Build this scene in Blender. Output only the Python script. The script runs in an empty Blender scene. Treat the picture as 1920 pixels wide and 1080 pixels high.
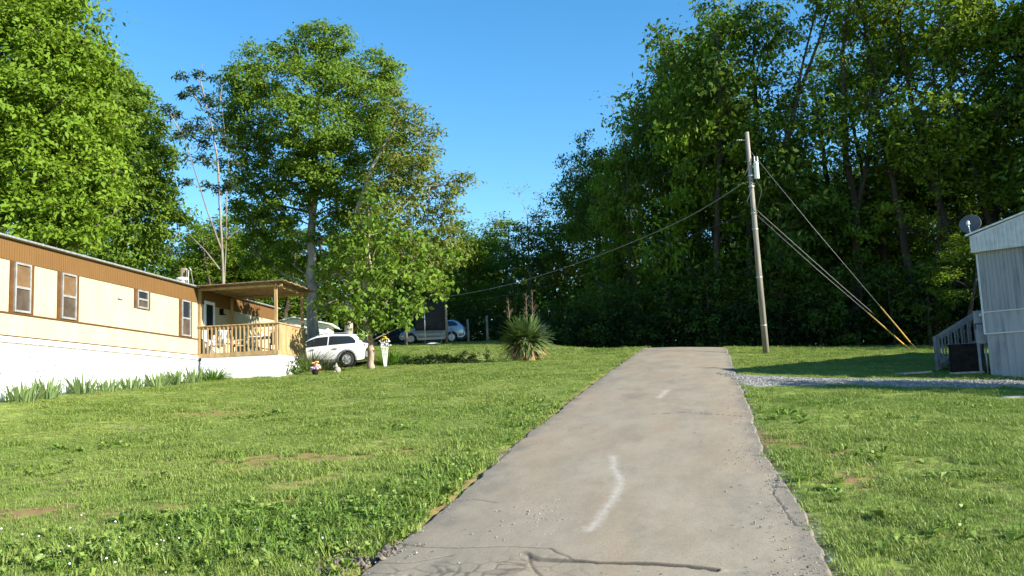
import bpy, math, random
import numpy as np
from mathutils import Vector, Matrix
random.seed(7)
RNG = np.random.default_rng(7)
SC = bpy.context.scene
COL = SC.collection
R = math.radians

# ------------------------------------------------------------------ camera
EYE = 1.6
PITCH, ROLL, FPX = R(7.15), 0.042, 1700.0
cp, sp = math.cos(PITCH), math.sin(PITCH)
FWD = np.array([0, cp, sp]); _r = np.array([1.0, 0, 0]); _u = np.array([0, -sp, cp])
CRT = math.cos(ROLL) * _r - math.sin(ROLL) * _u
CUP = math.cos(ROLL) * _u + math.sin(ROLL) * _r
cam = bpy.data.cameras.new('camera'); camo = bpy.data.objects.new('camera', cam); COL.objects.link(camo)
cam.sensor_width = 36; cam.lens = 36 * FPX / 1920; cam.clip_end = 3000; cam.clip_start = 0.1
camo.matrix_world = Matrix(((CRT[0], CUP[0], -FWD[0], 0), (CRT[1], CUP[1], -FWD[1], 0), (CRT[2], CUP[2], -FWD[2], EYE), (0, 0, 0, 1)))
SC.camera = camo
SC.render.resolution_x, SC.render.resolution_y = 1024, 576

# ------------------------------------------------------------------ light
SUN_AZ = math.atan2(0.908, -0.419); SUN_EL = R(25.5)
w = bpy.data.worlds.new('World'); SC.world = w; w.use_nodes = True
nt = w.node_tree
sky = nt.nodes.new('ShaderNodeTexSky'); sky.sky_type = 'NISHITA'; sky.sun_disc = False
sky.sun_elevation = SUN_EL; sky.sun_rotation = SUN_AZ; sky.altitude = 300
sky.air_density = 1.0; sky.dust_density = 0.0; sky.ozone_density = 2.0
bg = nt.nodes['Background']; hs = nt.nodes.new('ShaderNodeHueSaturation'); hs.inputs['Saturation'].default_value = 1.32; hs.inputs['Hue'].default_value = .495; nt.links.new(sky.outputs[0], hs.inputs['Color']); nt.links.new(hs.outputs[0], bg.inputs[0]); bg.inputs[1].default_value = 0.095
sun = bpy.data.lights.new('sun', 'SUN'); sun.energy = 4.6; sun.angle = R(0.5); sun.color = (1, 0.93, 0.8)
suno = bpy.data.objects.new('sun', sun); COL.objects.link(suno)
sd = Vector((math.sin(SUN_AZ) * math.cos(SUN_EL), math.cos(SUN_AZ) * math.cos(SUN_EL), math.sin(SUN_EL)))
suno.rotation_euler = sd.to_track_quat('Z', 'Y').to_euler(); suno.location = (30, -15, 30)
SC.view_settings.view_transform = 'Standard'; SC.view_settings.look = 'None'
SC.view_settings.gamma = 1.0; SC.view_settings.exposure = 1.5
SC.cycles.max_bounces = 6; SC.cycles.diffuse_bounces = 3; SC.cycles.transmission_bounces = 4
SC.cycles.transparent_max_bounces = 8; SC.cycles.caustics_reflective = False; SC.cycles.caustics_refractive = False

# ------------------------------------------------------------------ helpers
def ray(px, py): return FWD * FPX + CRT * (px - 960) - CUP * (py - 540)
def at(px, py, Y):
    r = ray(px, py); p = r * (Y / r[1]); return np.array([p[0], p[1], p[2] + EYE])
def ss(a, b, x):
    t = np.clip((np.asarray(x, float) - a) / (b - a), 0, 1); return t * t * (3 - 2 * t)
class Noise2:
    def __init__(s, seed): s.g = np.random.default_rng(seed).random((128, 128))
    def __call__(s, x, y):
        x = np.asarray(x, float); y = np.asarray(y, float)
        xi = np.floor(x).astype(int); yi = np.floor(y).astype(int); fx = x - xi; fy = y - yi
        fx = fx * fx * (3 - 2 * fx); fy = fy * fy * (3 - 2 * fy); g = s.g
        a = g[xi % 128, yi % 128]; b = g[(xi + 1) % 128, yi % 128]; c = g[xi % 128, (yi + 1) % 128]; d = g[(xi + 1) % 128, (yi + 1) % 128]
        return (a * (1 - fx) + b * fx) * (1 - fy) + (c * (1 - fx) + d * fx) * fy
    def fbm(s, x, y, o=4):
        t = 0; a = 0.5
        for k in range(o): t = t + a * s(x * 2 ** k + 17 * k, y * 2 ** k + 31 * k); a /= 2
        return t
N1, N2_, N3 = Noise2(1), Noise2(2), Noise2(3)
def H(x, y):                                                    # the lie of the land: one slope rising ahead, a crest, a dip
    x = np.asarray(x, float); y = np.asarray(y, float)
    yc = 58 - 15.5 * ss(-2, 5, x); k = np.minimum(y, yc); over = np.maximum(y - yc, 0)
    z = .09 + .107 * (k - 7.6) + .107 * 3 * (1 - np.exp(-over / 3)) - .02 * np.minimum(over, 60) * ss(0, 6, over)
    z = z - .5 * np.exp(-((y - 42) / 2.9) ** 2) * (1 - ss(-2, 2.5, x))
    z = z - .035 * np.maximum(x - 5, 0) * ss(10, 20, y) * (1 - ss(14, 40, x))
    z = z + .08 * np.clip(-8 - x, 0, 9) * (1 - ss(24, 33, y)) * ss(6, 18, y)
    return z
LY = [0, 7.0, 8.4, 10.75, 13.9, 22.7, 42, 60]
def road_l(y): return np.interp(y, LY, [-3.2, -1.72, -1.4, -.88, -.33, 1.52, 5.85, 9.9])
def road_r(y): return np.interp(y, [0, 7.0, 7.83, 10.0, 12.94, 21.25, 42, 60], [1.2, 2.42, 2.6, 3.02, 3.5, 5.3, 9.85, 13.7])
def G(px, py):                                                  # where a line of sight meets the ground
    r = ray(px, py); r = r / r[1]; ys = np.linspace(2, 120, 6000)
    d = EYE + r[2] * ys - H(r[0] * ys, ys); i = int(np.argmax(d < 0))
    return np.array([r[0] * ys[i], ys[i], float(H(r[0] * ys[i], ys[i]))])
def gz(x, y): return float(H(x, y))

def rotz(a): c, s = math.cos(a), math.sin(a); return np.array([[c, -s, 0], [s, c, 0], [0, 0, 1]])
class MB:
    def __init__(s): s.v = []; s.f = []; s.n = 0
    def add(s, v, f):
        v = np.asarray(v, float); s.v.append(v); s.f += [tuple(i + s.n for i in q) for q in f]; s.n += len(v); return s
    def box(s, c, d, M=None):
        v = np.array([[x, y, z] for x in (-.5, .5) for y in (-.5, .5) for z in (-.5, .5)]) * d
        if M is not None: v = v @ np.asarray(M).T
        return s.add(v + c, [(0, 1, 3, 2), (4, 6, 7, 5), (0, 4, 5, 1), (2, 3, 7, 6), (0, 2, 6, 4), (1, 5, 7, 3)])
    def bar(s, a, b, w_, h, up=(0, 0, 1)):
        a = np.asarray(a, float); b = np.asarray(b, float); d = b - a; L = np.linalg.norm(d); d = d / L
        x = np.cross(d, up); x /= max(np.linalg.norm(x), 1e-9); z = np.cross(x, d)
        return s.box((a + b) / 2, (L, w_, h), np.stack([d, x, z], 1))
    def tube(s, pts, rad, n=8, cap=True):
        pts = np.asarray(pts, float); m = len(pts); rad = np.broadcast_to(np.asarray(rad, float), (m,))
        t = np.gradient(pts, axis=0); t /= np.maximum(np.linalg.norm(t, axis=1, keepdims=True), 1e-9)
        ref = np.array([0, 0, 1.0]) if abs(t[0][2]) < .9 else np.array([1.0, 0, 0])
        V = []; a = np.arange(n) * 2 * math.pi / n
        for i in range(m):
            x = np.cross(ref, t[i]); nx = np.linalg.norm(x)
            x = x / nx if nx > 1e-6 else np.array([1.0, 0, 0]); y = np.cross(t[i], x); ref = np.cross(x, -t[i]) if False else ref
            V.append(pts[i] + rad[i] * (np.cos(a)[:, None] * x + np.sin(a)[:, None] * y))
        f = [(i * n + j, i * n + (j + 1) % n, (i + 1) * n + (j + 1) % n, (i + 1) * n + j) for i in range(m - 1) for j in range(n)]
        if cap: f += [tuple(range(n - 1, -1, -1)), tuple((m - 1) * n + j for j in range(n))]
        return s.add(np.concatenate(V), f)
    def lathe(s, prof, n=20, c=(0, 0, 0), M=None):              # prof: (radius, z)
        a = np.arange(n) * 2 * math.pi / n; V = np.concatenate([np.stack([r * np.cos(a), r * np.sin(a), np.full(n, z)], 1) for r, z in prof])
        if M is not None: V = V @ np.asarray(M).T
        m = len(prof)
        return s.add(V + np.asarray(c), [(i * n + j, i * n + (j + 1) % n, (i + 1) * n + (j + 1) % n, (i + 1) * n + j) for i in range(m - 1) for j in range(n)])
    def prism(s, poly, a, b, M=None, c=(0, 0, 0)):              # polygon in local xz, from y=a to y=b
        n = len(poly); V = np.array([[x, a, z] for x, z in poly] + [[x, b, z] for x, z in poly], float)
        if M is not None: V = V @ np.asarray(M).T
        return s.add(V + np.asarray(c), [tuple(range(n)), tuple(range(2 * n - 1, n - 1, -1))] + [(i, i + n, (i + 1) % n + n, (i + 1) % n) for i in range(n)])
    def ball(s, c, r, n=10, m=7):
        prof = [(max(math.sin(math.pi * k / m), .001), -math.cos(math.pi * k / m)) for k in range(m + 1)]
        t = MB().lathe(prof, n); return s.add(t.v[0] * np.asarray(r) + np.asarray(c), t.f)
    def build(s, name, mat, parent=None, smooth=False, bevel=0, loc=None):
        me = bpy.data.meshes.new(name); V = np.concatenate(s.v)
        me.from_pydata(V.tolist(), [], s.f); me.update()
        if mat: me.materials.append(mat)
        if smooth: me.shade_smooth()
        o = bpy.data.objects.new(name, me); COL.objects.link(o)
        if parent is not None: o.parent = parent
        if loc is not None: o.location = loc
        if bevel:
            b = o.modifiers.new('bevel', 'BEVEL'); b.width = bevel; b.segments = 2; b.limit_method = 'ANGLE'
        return o
def fast_mesh(name, V, F, mat, parent=None, attrs=None, smooth=False):   # F: (n,k) array
    me = bpy.data.meshes.new(name); V = np.ascontiguousarray(V, np.float32); F = np.ascontiguousarray(F, np.int32); k = F.shape[1]
    me.vertices.add(len(V)); me.vertices.foreach_set('co', V.ravel()); me.loops.add(F.size); me.loops.foreach_set('vertex_index', F.ravel())
    me.polygons.add(len(F)); me.polygons.foreach_set('loop_start', np.arange(0, F.size, k, dtype=np.int32)); me.polygons.foreach_set('loop_total', np.full(len(F), k, np.int32))
    for nm, (dom, a) in (attrs or {}).items():
        t = me.attributes.new(nm, 'FLOAT', dom); t.data.foreach_set('value', np.ascontiguousarray(a, np.float32))
    me.update(calc_edges=True)
    if smooth: me.shade_smooth()
    me.materials.append(mat); o = bpy.data.objects.new(name, me); COL.objects.link(o)
    if parent is not None: o.parent = parent
    return o
def tag(o, label=None, cat=None, group=None, kind=None):
    for k_, v_ in (('label', label), ('category', cat), ('group', group), ('kind', kind)):
        if v_: o[k_] = v_
    return o
def thing(name, label, cat, loc=(0, 0, 0), rz=0, group=None):
    o = bpy.data.objects.new(name, None); COL.objects.link(o); o.location = tuple(loc); o.rotation_euler = (0, 0, rz); o.empty_display_size = .3
    return tag(o, label, cat, group)
def dup(root, loc, rz, label, scale=None):
    r = root.copy(); COL.objects.link(r); r.location = tuple(loc); r.rotation_euler = (0, 0, rz)
    if scale is not None: r.scale = scale
    if label: r['label'] = label
    for ch in list(root.children):
        c = ch.copy(); COL.objects.link(c); c.parent = r
        for g in ch.children: d = g.copy(); COL.objects.link(d); d.parent = c
    return r

# ------------------------------------------------------------------ materials
class NB:
    def __init__(s, name):
        s.m = bpy.data.materials.new(name); s.m.use_nodes = True; s.t = s.m.node_tree; s.p = s.t.nodes['Principled BSDF']; s.out = s.t.nodes['Material Output']
        s.geo = s.t.nodes.new('ShaderNodeNewGeometry'); s.tc = s.t.nodes.new('ShaderNodeTexCoord')
    def n(s, ty, **kw):
        o = s.t.nodes.new(ty)
        for k_, v_ in kw.items(): setattr(o, k_, v_)
        return o
    def link(s, a, b): s.t.links.new(a, b)
    def put(s, inp, v):
        if hasattr(v, 'is_linked') or isinstance(v, bpy.types.NodeSocket): s.link(v, inp)
        else: inp.default_value = (*v, 1) if isinstance(v, tuple) and len(v) == 3 and inp.type == 'RGBA' else v
    def noise(s, scale, detail=5, rough=.55, co=None, stretch=None, dist=0):
        t = s.n('ShaderNodeTexNoise'); t.inputs['Scale'].default_value = scale; t.inputs['Detail'].default_value = detail; t.inputs['Roughness'].default_value = rough; t.inputs['Distortion'].default_value = dist
        c = co or s.geo.outputs['Position']
        if stretch:
            mp = s.n('ShaderNodeMapping'); mp.inputs['Scale'].default_value = stretch; s.link(c, mp.inputs[0]); c = mp.outputs[0]
        s.link(c, t.inputs['Vector']); return t.outputs['Fac']
    def ramp(s, f, a, b):
        t = s.n('ShaderNodeMapRange'); t.interpolation_type = 'SMOOTHSTEP'; s.put(t.inputs[0], f); t.inputs[1].default_value = a; t.inputs[2].default_value = b; return t.outputs[0]
    def mix(s, f, a, b, mode='MIX'):
        t = s.n('ShaderNodeMix', data_type='RGBA', blend_type=mode); s.put(t.inputs[0], f); s.put(t.inputs[6], a); s.put(t.inputs[7], b); return t.outputs[2]
    def math(s, op, a, b=0.0):
        t = s.n('ShaderNodeMath', operation=op); s.put(t.inputs[0], a); s.put(t.inputs[1], b); return t.outputs[0]
    def attr(s, name, kind='GEOMETRY'):
        t = s.n('ShaderNodeAttribute', attribute_name=name, attribute_type=kind); return t.outputs['Fac']
    def bump(s, h, strength=.3, dist=.01):
        t = s.n('ShaderNodeBump'); t.inputs['Strength'].default_value = strength; t.inputs['Distance'].default_value = dist; s.link(h, t.inputs['Height']); s.link(t.outputs[0], s.p.inputs['Normal'])
    def done(s, color=None, rough=.8, metal=0, spec=.3):
        if color is not None: s.put(s.p.inputs['Base Color'], color)
        s.put(s.p.inputs['Roughness'], rough); s.p.inputs['Metallic'].default_value = metal; s.p.inputs['Specular IOR Level'].default_value = spec; return s.m
def noisy(name, a, b, scale=6, rough=.8, stretch=None, bump=0, metal=0, spec=.3, lo=.35, hi=.65, coord='Object'):
    k = NB(name); co = k.tc.outputs['Object'] if coord == 'Object' else None
    f = k.noise(scale, 7, .6, co, stretch); c = k.mix(k.ramp(f, lo, hi), a, b)
    if bump: k.bump(f, bump, .02)
    return k.done(c, rough, metal, spec)
def leafmat(name, a, b, trans=.35, rough=.6, spec=.15):
    k = NB(name); f = k.attr('rnd'); n = k.noise(.35, 3)
    c = k.mix(k.math('ADD', k.math('MULTIPLY', f, .7), k.math('MULTIPLY', k.ramp(n, .3, .7), .3)), a, b)
    k.done(c, rough, 0, spec); tr = k.n('ShaderNodeBsdfTranslucent'); k.link(k.mix(.5, c, (.22, .3, .02)), tr.inputs[0])
    mx = k.n('ShaderNodeMixShader'); mx.inputs[0].default_value = trans; k.link(k.p.outputs[0], mx.inputs[1]); k.link(tr.outputs[0], mx.inputs[2]); k.link(mx.outputs[0], k.out.inputs[0]); return k.m
M = {}
M['leaf_bright'] = leafmat('leaf bright green', (.10, .19, .014), (.19, .29, .025))
M['leaf_lush'] = leafmat('leaf lush green', (.10, .195, .022), (.19, .29, .04), .45)
M['leaf_mid'] = leafmat('leaf mid green', (.08, .165, .012), (.165, .25, .02), .42)
M['leaf_dark'] = leafmat('leaf dark green', (.03, .07, .010), (.07, .125, .016), .3)
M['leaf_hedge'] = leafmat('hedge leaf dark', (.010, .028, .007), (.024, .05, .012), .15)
M['leaf_olive'] = leafmat('leaf olive green', (.125, .165, .03), (.22, .25, .055))
M['leaf_yellow'] = leafmat('leaf yellow green', (.10, .18, .014), (.20, .27, .025), .45)
M['leaf_pale'] = leafmat('leaf pale green', (.12, .15, .06), (.19, .21, .09))
M['leaf_blue'] = leafmat('leaf blue green', (.025, .05, .025), (.05, .085, .035), .2)
M['leaf_large'] = leafmat('large leaf green', (.075, .15, .018), (.16, .25, .03))
M['iris_leaf'] = leafmat('iris leaf', (.13, .20, .08), (.20, .28, .11), .3)
M['lily_leaf'] = leafmat('lily leaf', (.06, .15, .015), (.12, .23, .03), .35)
M['yucca_leaf'] = leafmat('yucca leaf', (.05, .10, .03), (.18, .26, .09), .15, .4, .5)
M['yucca_dead'] = leafmat('dead yucca leaf', (.22, .13, .06), (.42, .29, .15), .1)
M['bark_grey'] = noisy('grey bark', (.16, .14, .115), (.34, .31, .26), 3, .9, (1, 1, .35), .8)
M['bark_dark'] = noisy('dark bark', (.03, .025, .018), (.075, .06, .045), 3, .9, (1, 1, .3), .8)
M['bark_twig'] = noisy('greyish twig bark', (.13, .11, .09), (.27, .24, .2), 3, .9, (1, 1, .35), .6)
M['bark_tan'] = noisy('tan bark', (.19, .14, .10), (.34, .27, .2), 5, .9, (1, 1, .4), .6)
M['wood_new'] = noisy('treated lumber', (.29, .19, .085), (.42, .29, .145), 9, .75, (.6, .6, .12), .2)
M['wood_old'] = noisy('weathered wood', (.20, .16, .12), (.34, .29, .22), 8, .9, (1, 1, .08), .5)
M['wood_roof'] = noisy('weathered roof boards', (.13, .095, .06), (.26, .19, .12), 7, .85, (.3, 1, 1), .3)
M['pole_wood'] = noisy('utility pole wood', (.16, .145, .12), (.29, .265, .22), 9, .9, (1, 1, .06), .6)
M['white'] = noisy('white paint', (.76, .77, .78), (.84, .84, .84), 4, .5)
M['white_skirt'] = noisy('white skirting', (.70, .72, .76), (.82, .82, .83), 2, .5, (1, 1, .3))
M['cream'] = noisy('cream aluminium siding', (.41, .365, .245), (.46, .41, .28), 1.5, .5, (1, 1, .4))
M['trim_brown'] = noisy('brown trim', (.085, .036, .010), (.12, .052, .016), 4, .6)
k = NB('brown fascia'); f = k.noise(3, 5, .6, k.tc.outputs['Object'], (1.2, 1, .15)); g = k.noise(.8, 3, .5, k.tc.outputs['Object'])
M['fascia'] = k.done(k.mix(k.math('MULTIPLY', k.ramp(f, .60, .74), k.ramp(g, .5, .65)), k.mix(k.noise(2, 4), (.135, .072, .025), (.175, .095, .034)), (.34, .26, .17)), .55)
M['glass'] = NB('window glass').done((.02, .025, .03), .08, 0, .6)
M['shade'] = noisy('window blind', (.12, .072, .034), (.17, .10, .05), 2, .6)
M['screen'] = noisy('window screen', (.055, .042, .032), (.085, .066, .05), 3, .35)
M['alu'] = noisy('aluminium', (.55, .56, .58), (.7, .71, .72), 6, .4, None, 0, .5)
M['frame'] = noisy('dull window frame', (.20, .20, .20), (.28, .28, .27), 6, .5)
M['step_grey'] = noisy('grey step paint', (.10, .115, .135), (.16, .175, .195), 5, .6)
M['galv'] = noisy('galvanised metal', (.34, .36, .38), (.5, .52, .54), 8, .45, None, 0, .6)
M['grey_box'] = noisy('grey enamel', (.20, .23, .27), (.28, .31, .34), 5, .5)
M['dish_grey'] = noisy('dish grey', (.07, .075, .085), (.11, .115, .125), 6, .5)
M['black'] = noisy('black plastic', (.008, .008, .009), (.016, .016, .017), 6, .8, None, 0, 0, .1)
M['black_mesh'] = noisy('black mesh fabric', (.016, .016, .018), (.034, .034, .036), 10, .9)
M['rubber'] = noisy('tyre rubber', (.018, .018, .018), (.035, .034, .032), 10, .85)
M['car_white'] = NB('white car paint').done((.78, .79, .80), .22, 0, .5)
M['car_silver'] = NB('silver car paint').done((.42, .45, .49), .3, .5, .5)
M['car_dark'] = NB('dark blue car paint').done((.02, .03, .06), .25, 0, .5)
M['cladding'] = noisy('grey cladding', (.12, .12, .125), (.16, .16, .165), 8, .6)
M['red_lamp'] = NB('red lens').done((.5, .02, .015), .15, 0, .5)
M['amber'] = NB('amber lens').done((.75, .28, .05), .15, 0, .5)
M['yellow_guard'] = noisy('yellow guy guard', (.45, .27, .06), (.6, .38, .1), 4, .6)
M['wire'] = NB('wire').done((.24, .24, .24), .6, .2)
M['wire_dark'] = NB('dark wire').done((.05, .05, .05), .6)
M['ribbed'] = None
k = NB('weathered white metal'); oc = k.tc.outputs['Object']
st = k.noise(7, 5, .6, oc, (1, 1, .06)); bl = k.noise(1.2, 4, .6, oc)
M['ribbed'] = k.done(k.mix(k.math('MULTIPLY', k.ramp(st, .42, .68), k.ramp(bl, .3, .6)), (.27, .29, .32), (.15, .17, .20)), .5)
M['gable'] = noisy('dull white metal', (.42, .44, .47), (.52, .54, .57), 4, .5)
M['purple'] = noisy('iris petals', (.42, .36, .6), (.6, .55, .75), 20, .7)
M['yellow_flower'] = noisy('yellow petals', (.75, .55, .03), (.85, .68, .08), 20, .7)
M['pink'] = noisy('pink petals', (.75, .28, .3), (.85, .45, .4), 20, .7)
M['orange'] = noisy('orange petals', (.8, .3, .08), (.85, .45, .15), 20, .7)
M['violet'] = noisy('violet petals', (.35, .25, .6), (.5, .4, .75), 20, .7)
M['stone'] = noisy('grey stone', (.22, .2, .18), (.36, .34, .3), 12, .9, None, .4, coord='Object')
M['dry_stem'] = noisy('dry flower stem', (.15, .105, .08), (.25, .18, .13), 12, .9)

# ground colours: grass thatch, clay, gravel, litter, all by world position and masks of the ground itself
def lawn_color(k):
    P = None
    a = k.noise(.45, 4, .6); b = k.noise(2.6, 5, .6); c = k.noise(11, 4, .6)
    col = k.mix(k.ramp(a, .35, .65), (.16, .245, .042), (.235, .305, .065))
    col = k.mix(k.math('MULTIPLY', k.ramp(b, .45, .72), .42), col, (.11, .19, .028))
    return k.mix(k.math('MULTIPLY', k.ramp(c, .50, .75), .6), col, (.34, .29, .12))
k = NB('lawn ground')
base = k.mix(k.ramp(k.noise(5, 6, .65), .4, .62), lawn_color(k), (.11, .105, .04))
base = k.mix(k.math('MULTIPLY', k.attr('dirt'), k.ramp(k.noise(7, 6, .7), .36, .52)), base, k.mix(k.noise(14, 4), (.21, .105, .05), (.30, .19, .10)))
vor = k.n('ShaderNodeTexVoronoi'); vor.inputs['Scale'].default_value = 24; k.link(k.geo.outputs['Position'], vor.inputs['Vector'])
grav = k.mix(vor.outputs['Color'], (.17, .17, .17), (.40, .39, .37)); grav = k.mix(k.ramp(k.noise(1.6, 5, .6), .52, .72), grav, (.24, .2, .14))
base = k.mix(k.ramp(k.math('ADD', k.attr('gravel'), k.math('MULTIPLY', k.math('SUBTRACT', k.noise(3, 5, .7), .5), .9)), .4, .6), base, grav)
base = k.mix(k.attr('litter'), base, k.mix(k.noise(7, 5), (.03, .022, .013), (.07, .05, .03)))
k.bump(k.noise(18, 6, .7), .5, .03); M['ground'] = k.done(base, .95, 0, .1)
def grassmat(name, fac):
    k = NB(name); oi = k.n('ShaderNodeObjectInfo'); c = lawn_color(k)
    c = k.mix(k.math('MULTIPLY', oi.outputs['Random'], .55), c, fac)
    k.done(c, .5, 0, .25); tr = k.n('ShaderNodeBsdfTranslucent'); k.link(c, tr.inputs[0])
    mx = k.n('ShaderNodeMixShader'); mx.inputs[0].default_value = .3; k.link(k.p.outputs[0], mx.inputs[1]); k.link(tr.outputs[0], mx.inputs[2]); k.link(mx.outputs[0], k.out.inputs[0]); return k.m
M['grass'] = grassmat('grass blade', (.27, .35, .09)); M['weed'] = grassmat('weed leaf', (.14, .27, .04))
k = NB('worn asphalt')
lat, lon = k.attr('lat'), k.attr('lon')
cmb = k.n('ShaderNodeCombineXYZ'); k.link(lat, cmb.inputs[0]); k.link(lon, cmb.inputs[1]); lc = cmb.outputs[0]
a = k.noise(1.1, 6, .65, lc, (1.6, .16, 1)); b = k.noise(55, 4, .8); d = k.noise(1.1, 8, .72, lc, (2.5, .5, 1))
c = k.mix(k.ramp(d, .3, .7), (.21, .181, .133), (.285, .25, .188))
tan = k.math('MULTIPLY', k.ramp(a, .40, .70), .5); c = k.mix(tan, c, (.30, .215, .135))
c = k.mix(k.math('MULTIPLY', k.ramp(k.noise(.9, 5, .6, lc, (2.2, .35, 1)), .53, .7), .4), c, (.115, .108, .095))
c = k.mix(k.math('MULTIPLY', k.ramp(k.noise(5, 5, .7, lc, (.5, 2.5, 1)), .67, .74), k.math('MULTIPLY', k.ramp(a, .45, .6), .55)), c, (.38, .27, .12))
c = k.mix(k.ramp(k.math('SUBTRACT', k.attr('streak'), k.math('MULTIPLY', k.noise(13, 7, .85, None, (1, .5, 1)), 1.45)), -.25, .6), c, (.41, .385, .34))
edge = k.ramp(k.math('ABSOLUTE', k.math('ADD', lat, k.math('MULTIPLY', k.math('SUBTRACT', k.noise(1.7, 5, .6), .5), .5))), .82, 1.0)
c = k.mix(k.math('MULTIPLY', edge, .6), c, (.13, .12, .105))
sp_ = k.n('ShaderNodeTexVoronoi'); sp_.inputs['Scale'].default_value = 55; k.link(k.geo.outputs['Position'], sp_.inputs['Vector'])
c = k.mix(k.math('MULTIPLY', k.ramp(b, .46, .66), .5), c, (.09, .083, .072)); c = k.mix(k.math('MULTIPLY', k.ramp(sp_.outputs['Distance'], .30, .1), .4), c, (.34, .31, .27))
c = k.mix(k.math('MULTIPLY', k.attr('crack'), .9), c, (.035, .03, .025))  # shade and dirt inside the cracks, painted as a dark colour
k.bump(b, .5, .006); M['asphalt'] = k.done(c, .88, 0, .25)
M['chip'] = noisy('gravel chip', (.14, .135, .13), (.32, .31, .29), 9, .9, coord='Position')
M['rubble'] = noisy('broken asphalt', (.075, .065, .055), (.19, .16, .13), 14, .9, None, .5, coord='Position')

# ------------------------------------------------------------------ ground and road
def axis(lo, hi, step, far):
    a = list(np.arange(lo, hi + 1e-6, step)); d = step
    up, dn = [], []; p = hi
    while p < far: d *= 1.22; p += d; up.append(p)
    d = step; p = lo
    while p > -far: d *= 1.22; p -= d; dn.append(p)
    return np.array(dn[::-1] + a + up)
DIRT = [(*G(330, 955)[:2], 1.4, .22, .1), (*G(540, 942)[:2], .7, .2, .3), (*G(575, 905)[:2], .5, .22, .6), (*G(380, 1015)[:2], .3, .24, 0), (*G(420, 990)[:2], .2, .16, 0), (*G(560, 860)[:2], 1.3, .8, .3), (*G(730, 850)[:2], .7, .4, .5),
        (*G(1480, 830)[:2], .4, 1.6, .2), (*G(400, 775)[:2], 1.1, .6, 0), (*G(60, 960)[:2], .7, .4, 0), (*G(1600, 900)[:2], .35, .5, .3)]
def dirt(x, y):
    d = np.zeros_like(np.asarray(x, float))
    for cx, cy, rx, ry, an in DIRT:
        c, s = math.cos(an), math.sin(an); u = ((x - cx) * c + (y - cy) * s) / rx; v = (-(x - cx) * s + (y - cy) * c) / ry
        d = np.maximum(d, np.exp(-(u * u + v * v)))
    e = road_l(y) - np.asarray(x, float); d = np.maximum(d, .75 * (1 - ss(.0, .45 * ss(16, 8, y) + .12, e)) * ss(-.3, 0, e) * (np.asarray(y) < 40))
    return np.maximum(d, .9 * np.exp(-(((x + 1.85) / .6) ** 2 + ((y - 8.35) / .8) ** 2)))
def edge_dist(x, y): return np.maximum(road_l(y) - x, x - road_r(y))         # metres outside the road
def gravel(x, y):
    yc = np.interp(x, [5, 6.5, 9.5, 13, 22], [25.4, 25.3, 24.2, 23.4, 21.5]); hw = np.interp(x, [5.5, 6.6, 8.5, 22], [2.6, 2.0, 1.25, 1.2])
    g = (1 - ss(hw * .6, hw * 1.25, np.abs(y - yc))) * ss(5.7, 6.3, x)
    p = np.exp(-(((x - 11.6) / 1.3) ** 2 + ((y - 20.3) / .5) ** 2)) * .75
    e = edge_dist(x, y); sh = (1 - ss(.0, .32, e)) * .62 * ss(-.3, 0, e) * (y < 42) * .75 * np.where(x > (road_l(y) + road_r(y)) / 2, 1, .0)
    bl = np.exp(-(((x + 1.75) / .35) ** 2 + ((y - 8.6) / .6) ** 2)) * .45
    return np.maximum.reduce([g, p, sh, bl])
def ground_z(x, y):
    z = H(x, y) + .05 * (N1.fbm(x * .7, y * .7) - .47) * ss(3, 6, np.abs(y)) + .025 * (N2_.fbm(x * 3, y * 3, 2) - .37)
    return z - .10 * (1 - ss(-.22, .02, edge_dist(x, y))) * ss(6.6, 7.0, y) * (1 - ss(58, 60, y))
xs, ys = axis(-18, 20, .22, 700), axis(2, 62, .22, 900); GX, GY = np.meshgrid(xs, ys, indexing='ij'); nx, ny = GX.shape
i0 = (np.arange(nx - 1)[:, None] * ny + np.arange(ny - 1)[None]).ravel()
x_, y_ = GX.ravel(), GY.ravel()
yF = np.interp(x_, [-30, -12, 0, 4, 12, 20, 30, 60], [66, 66, 63, 46, 44.5, 43, 40, 34])
ground = fast_mesh('ground', np.stack([x_, y_, ground_z(x_, y_)], 1), np.stack([i0, i0 + ny, i0 + ny + 1, i0 + 1], 1), M['ground'], None,
    {'dirt': ('POINT', dirt(x_, y_)), 'gravel': ('POINT', gravel(x_, y_)), 'litter': ('POINT', ss(-1, 1.5, y_ - yF + 1.5 * (N3.fbm(x_ * .5, y_ * .5) - .5)))}, True)
tag(ground, kind='structure')

def poly_dist(x, y, pts):
    d = np.full(x.shape, 9.0)
    for (ax, ay), (bx, by) in zip(pts[:-1], pts[1:]):
        vx, vy = bx - ax, by - ay; t = np.clip(((x - ax) * vx + (y - ay) * vy) / (vx * vx + vy * vy), 0, 1)
        d = np.minimum(d, np.hypot(x - ax - t * vx, y - ay - t * vy))
    return d
lons = np.concatenate([np.arange(6.6, 9.6, .013), np.arange(9.6, 17, .035), np.arange(17, 30, .08), np.arange(30, 60, .25)])
t_ = np.linspace(-1, 1, 250)
LO, TT = np.meshgrid(lons, t_, indexing='ij')
el = road_l(LO) + .16 * (N1.fbm(LO * 1.1, LO * 0 + 3.3) - .47) + .09 * (N2_.fbm(LO * 4, LO * 0 + 9, 3) - .44)
er = road_r(LO) + .16 * (N1.fbm(LO * .5, LO * 0 + 63.3) - .47) + .07 * (N2_.fbm(LO * 4.2, LO * 0 + 29, 4) - .44)
RX = el + (er - el) * (TT + 1) / 2; RY = LO + .0
Z = H(RX, RY) + .018 + .035 * (1 - TT ** 2) + .02 * (N1.fbm(RX * .8 + 40, RY * .5) - .47) + .004 * (N3.fbm(RX * 9, RY * 9, 2) - .37)
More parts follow.
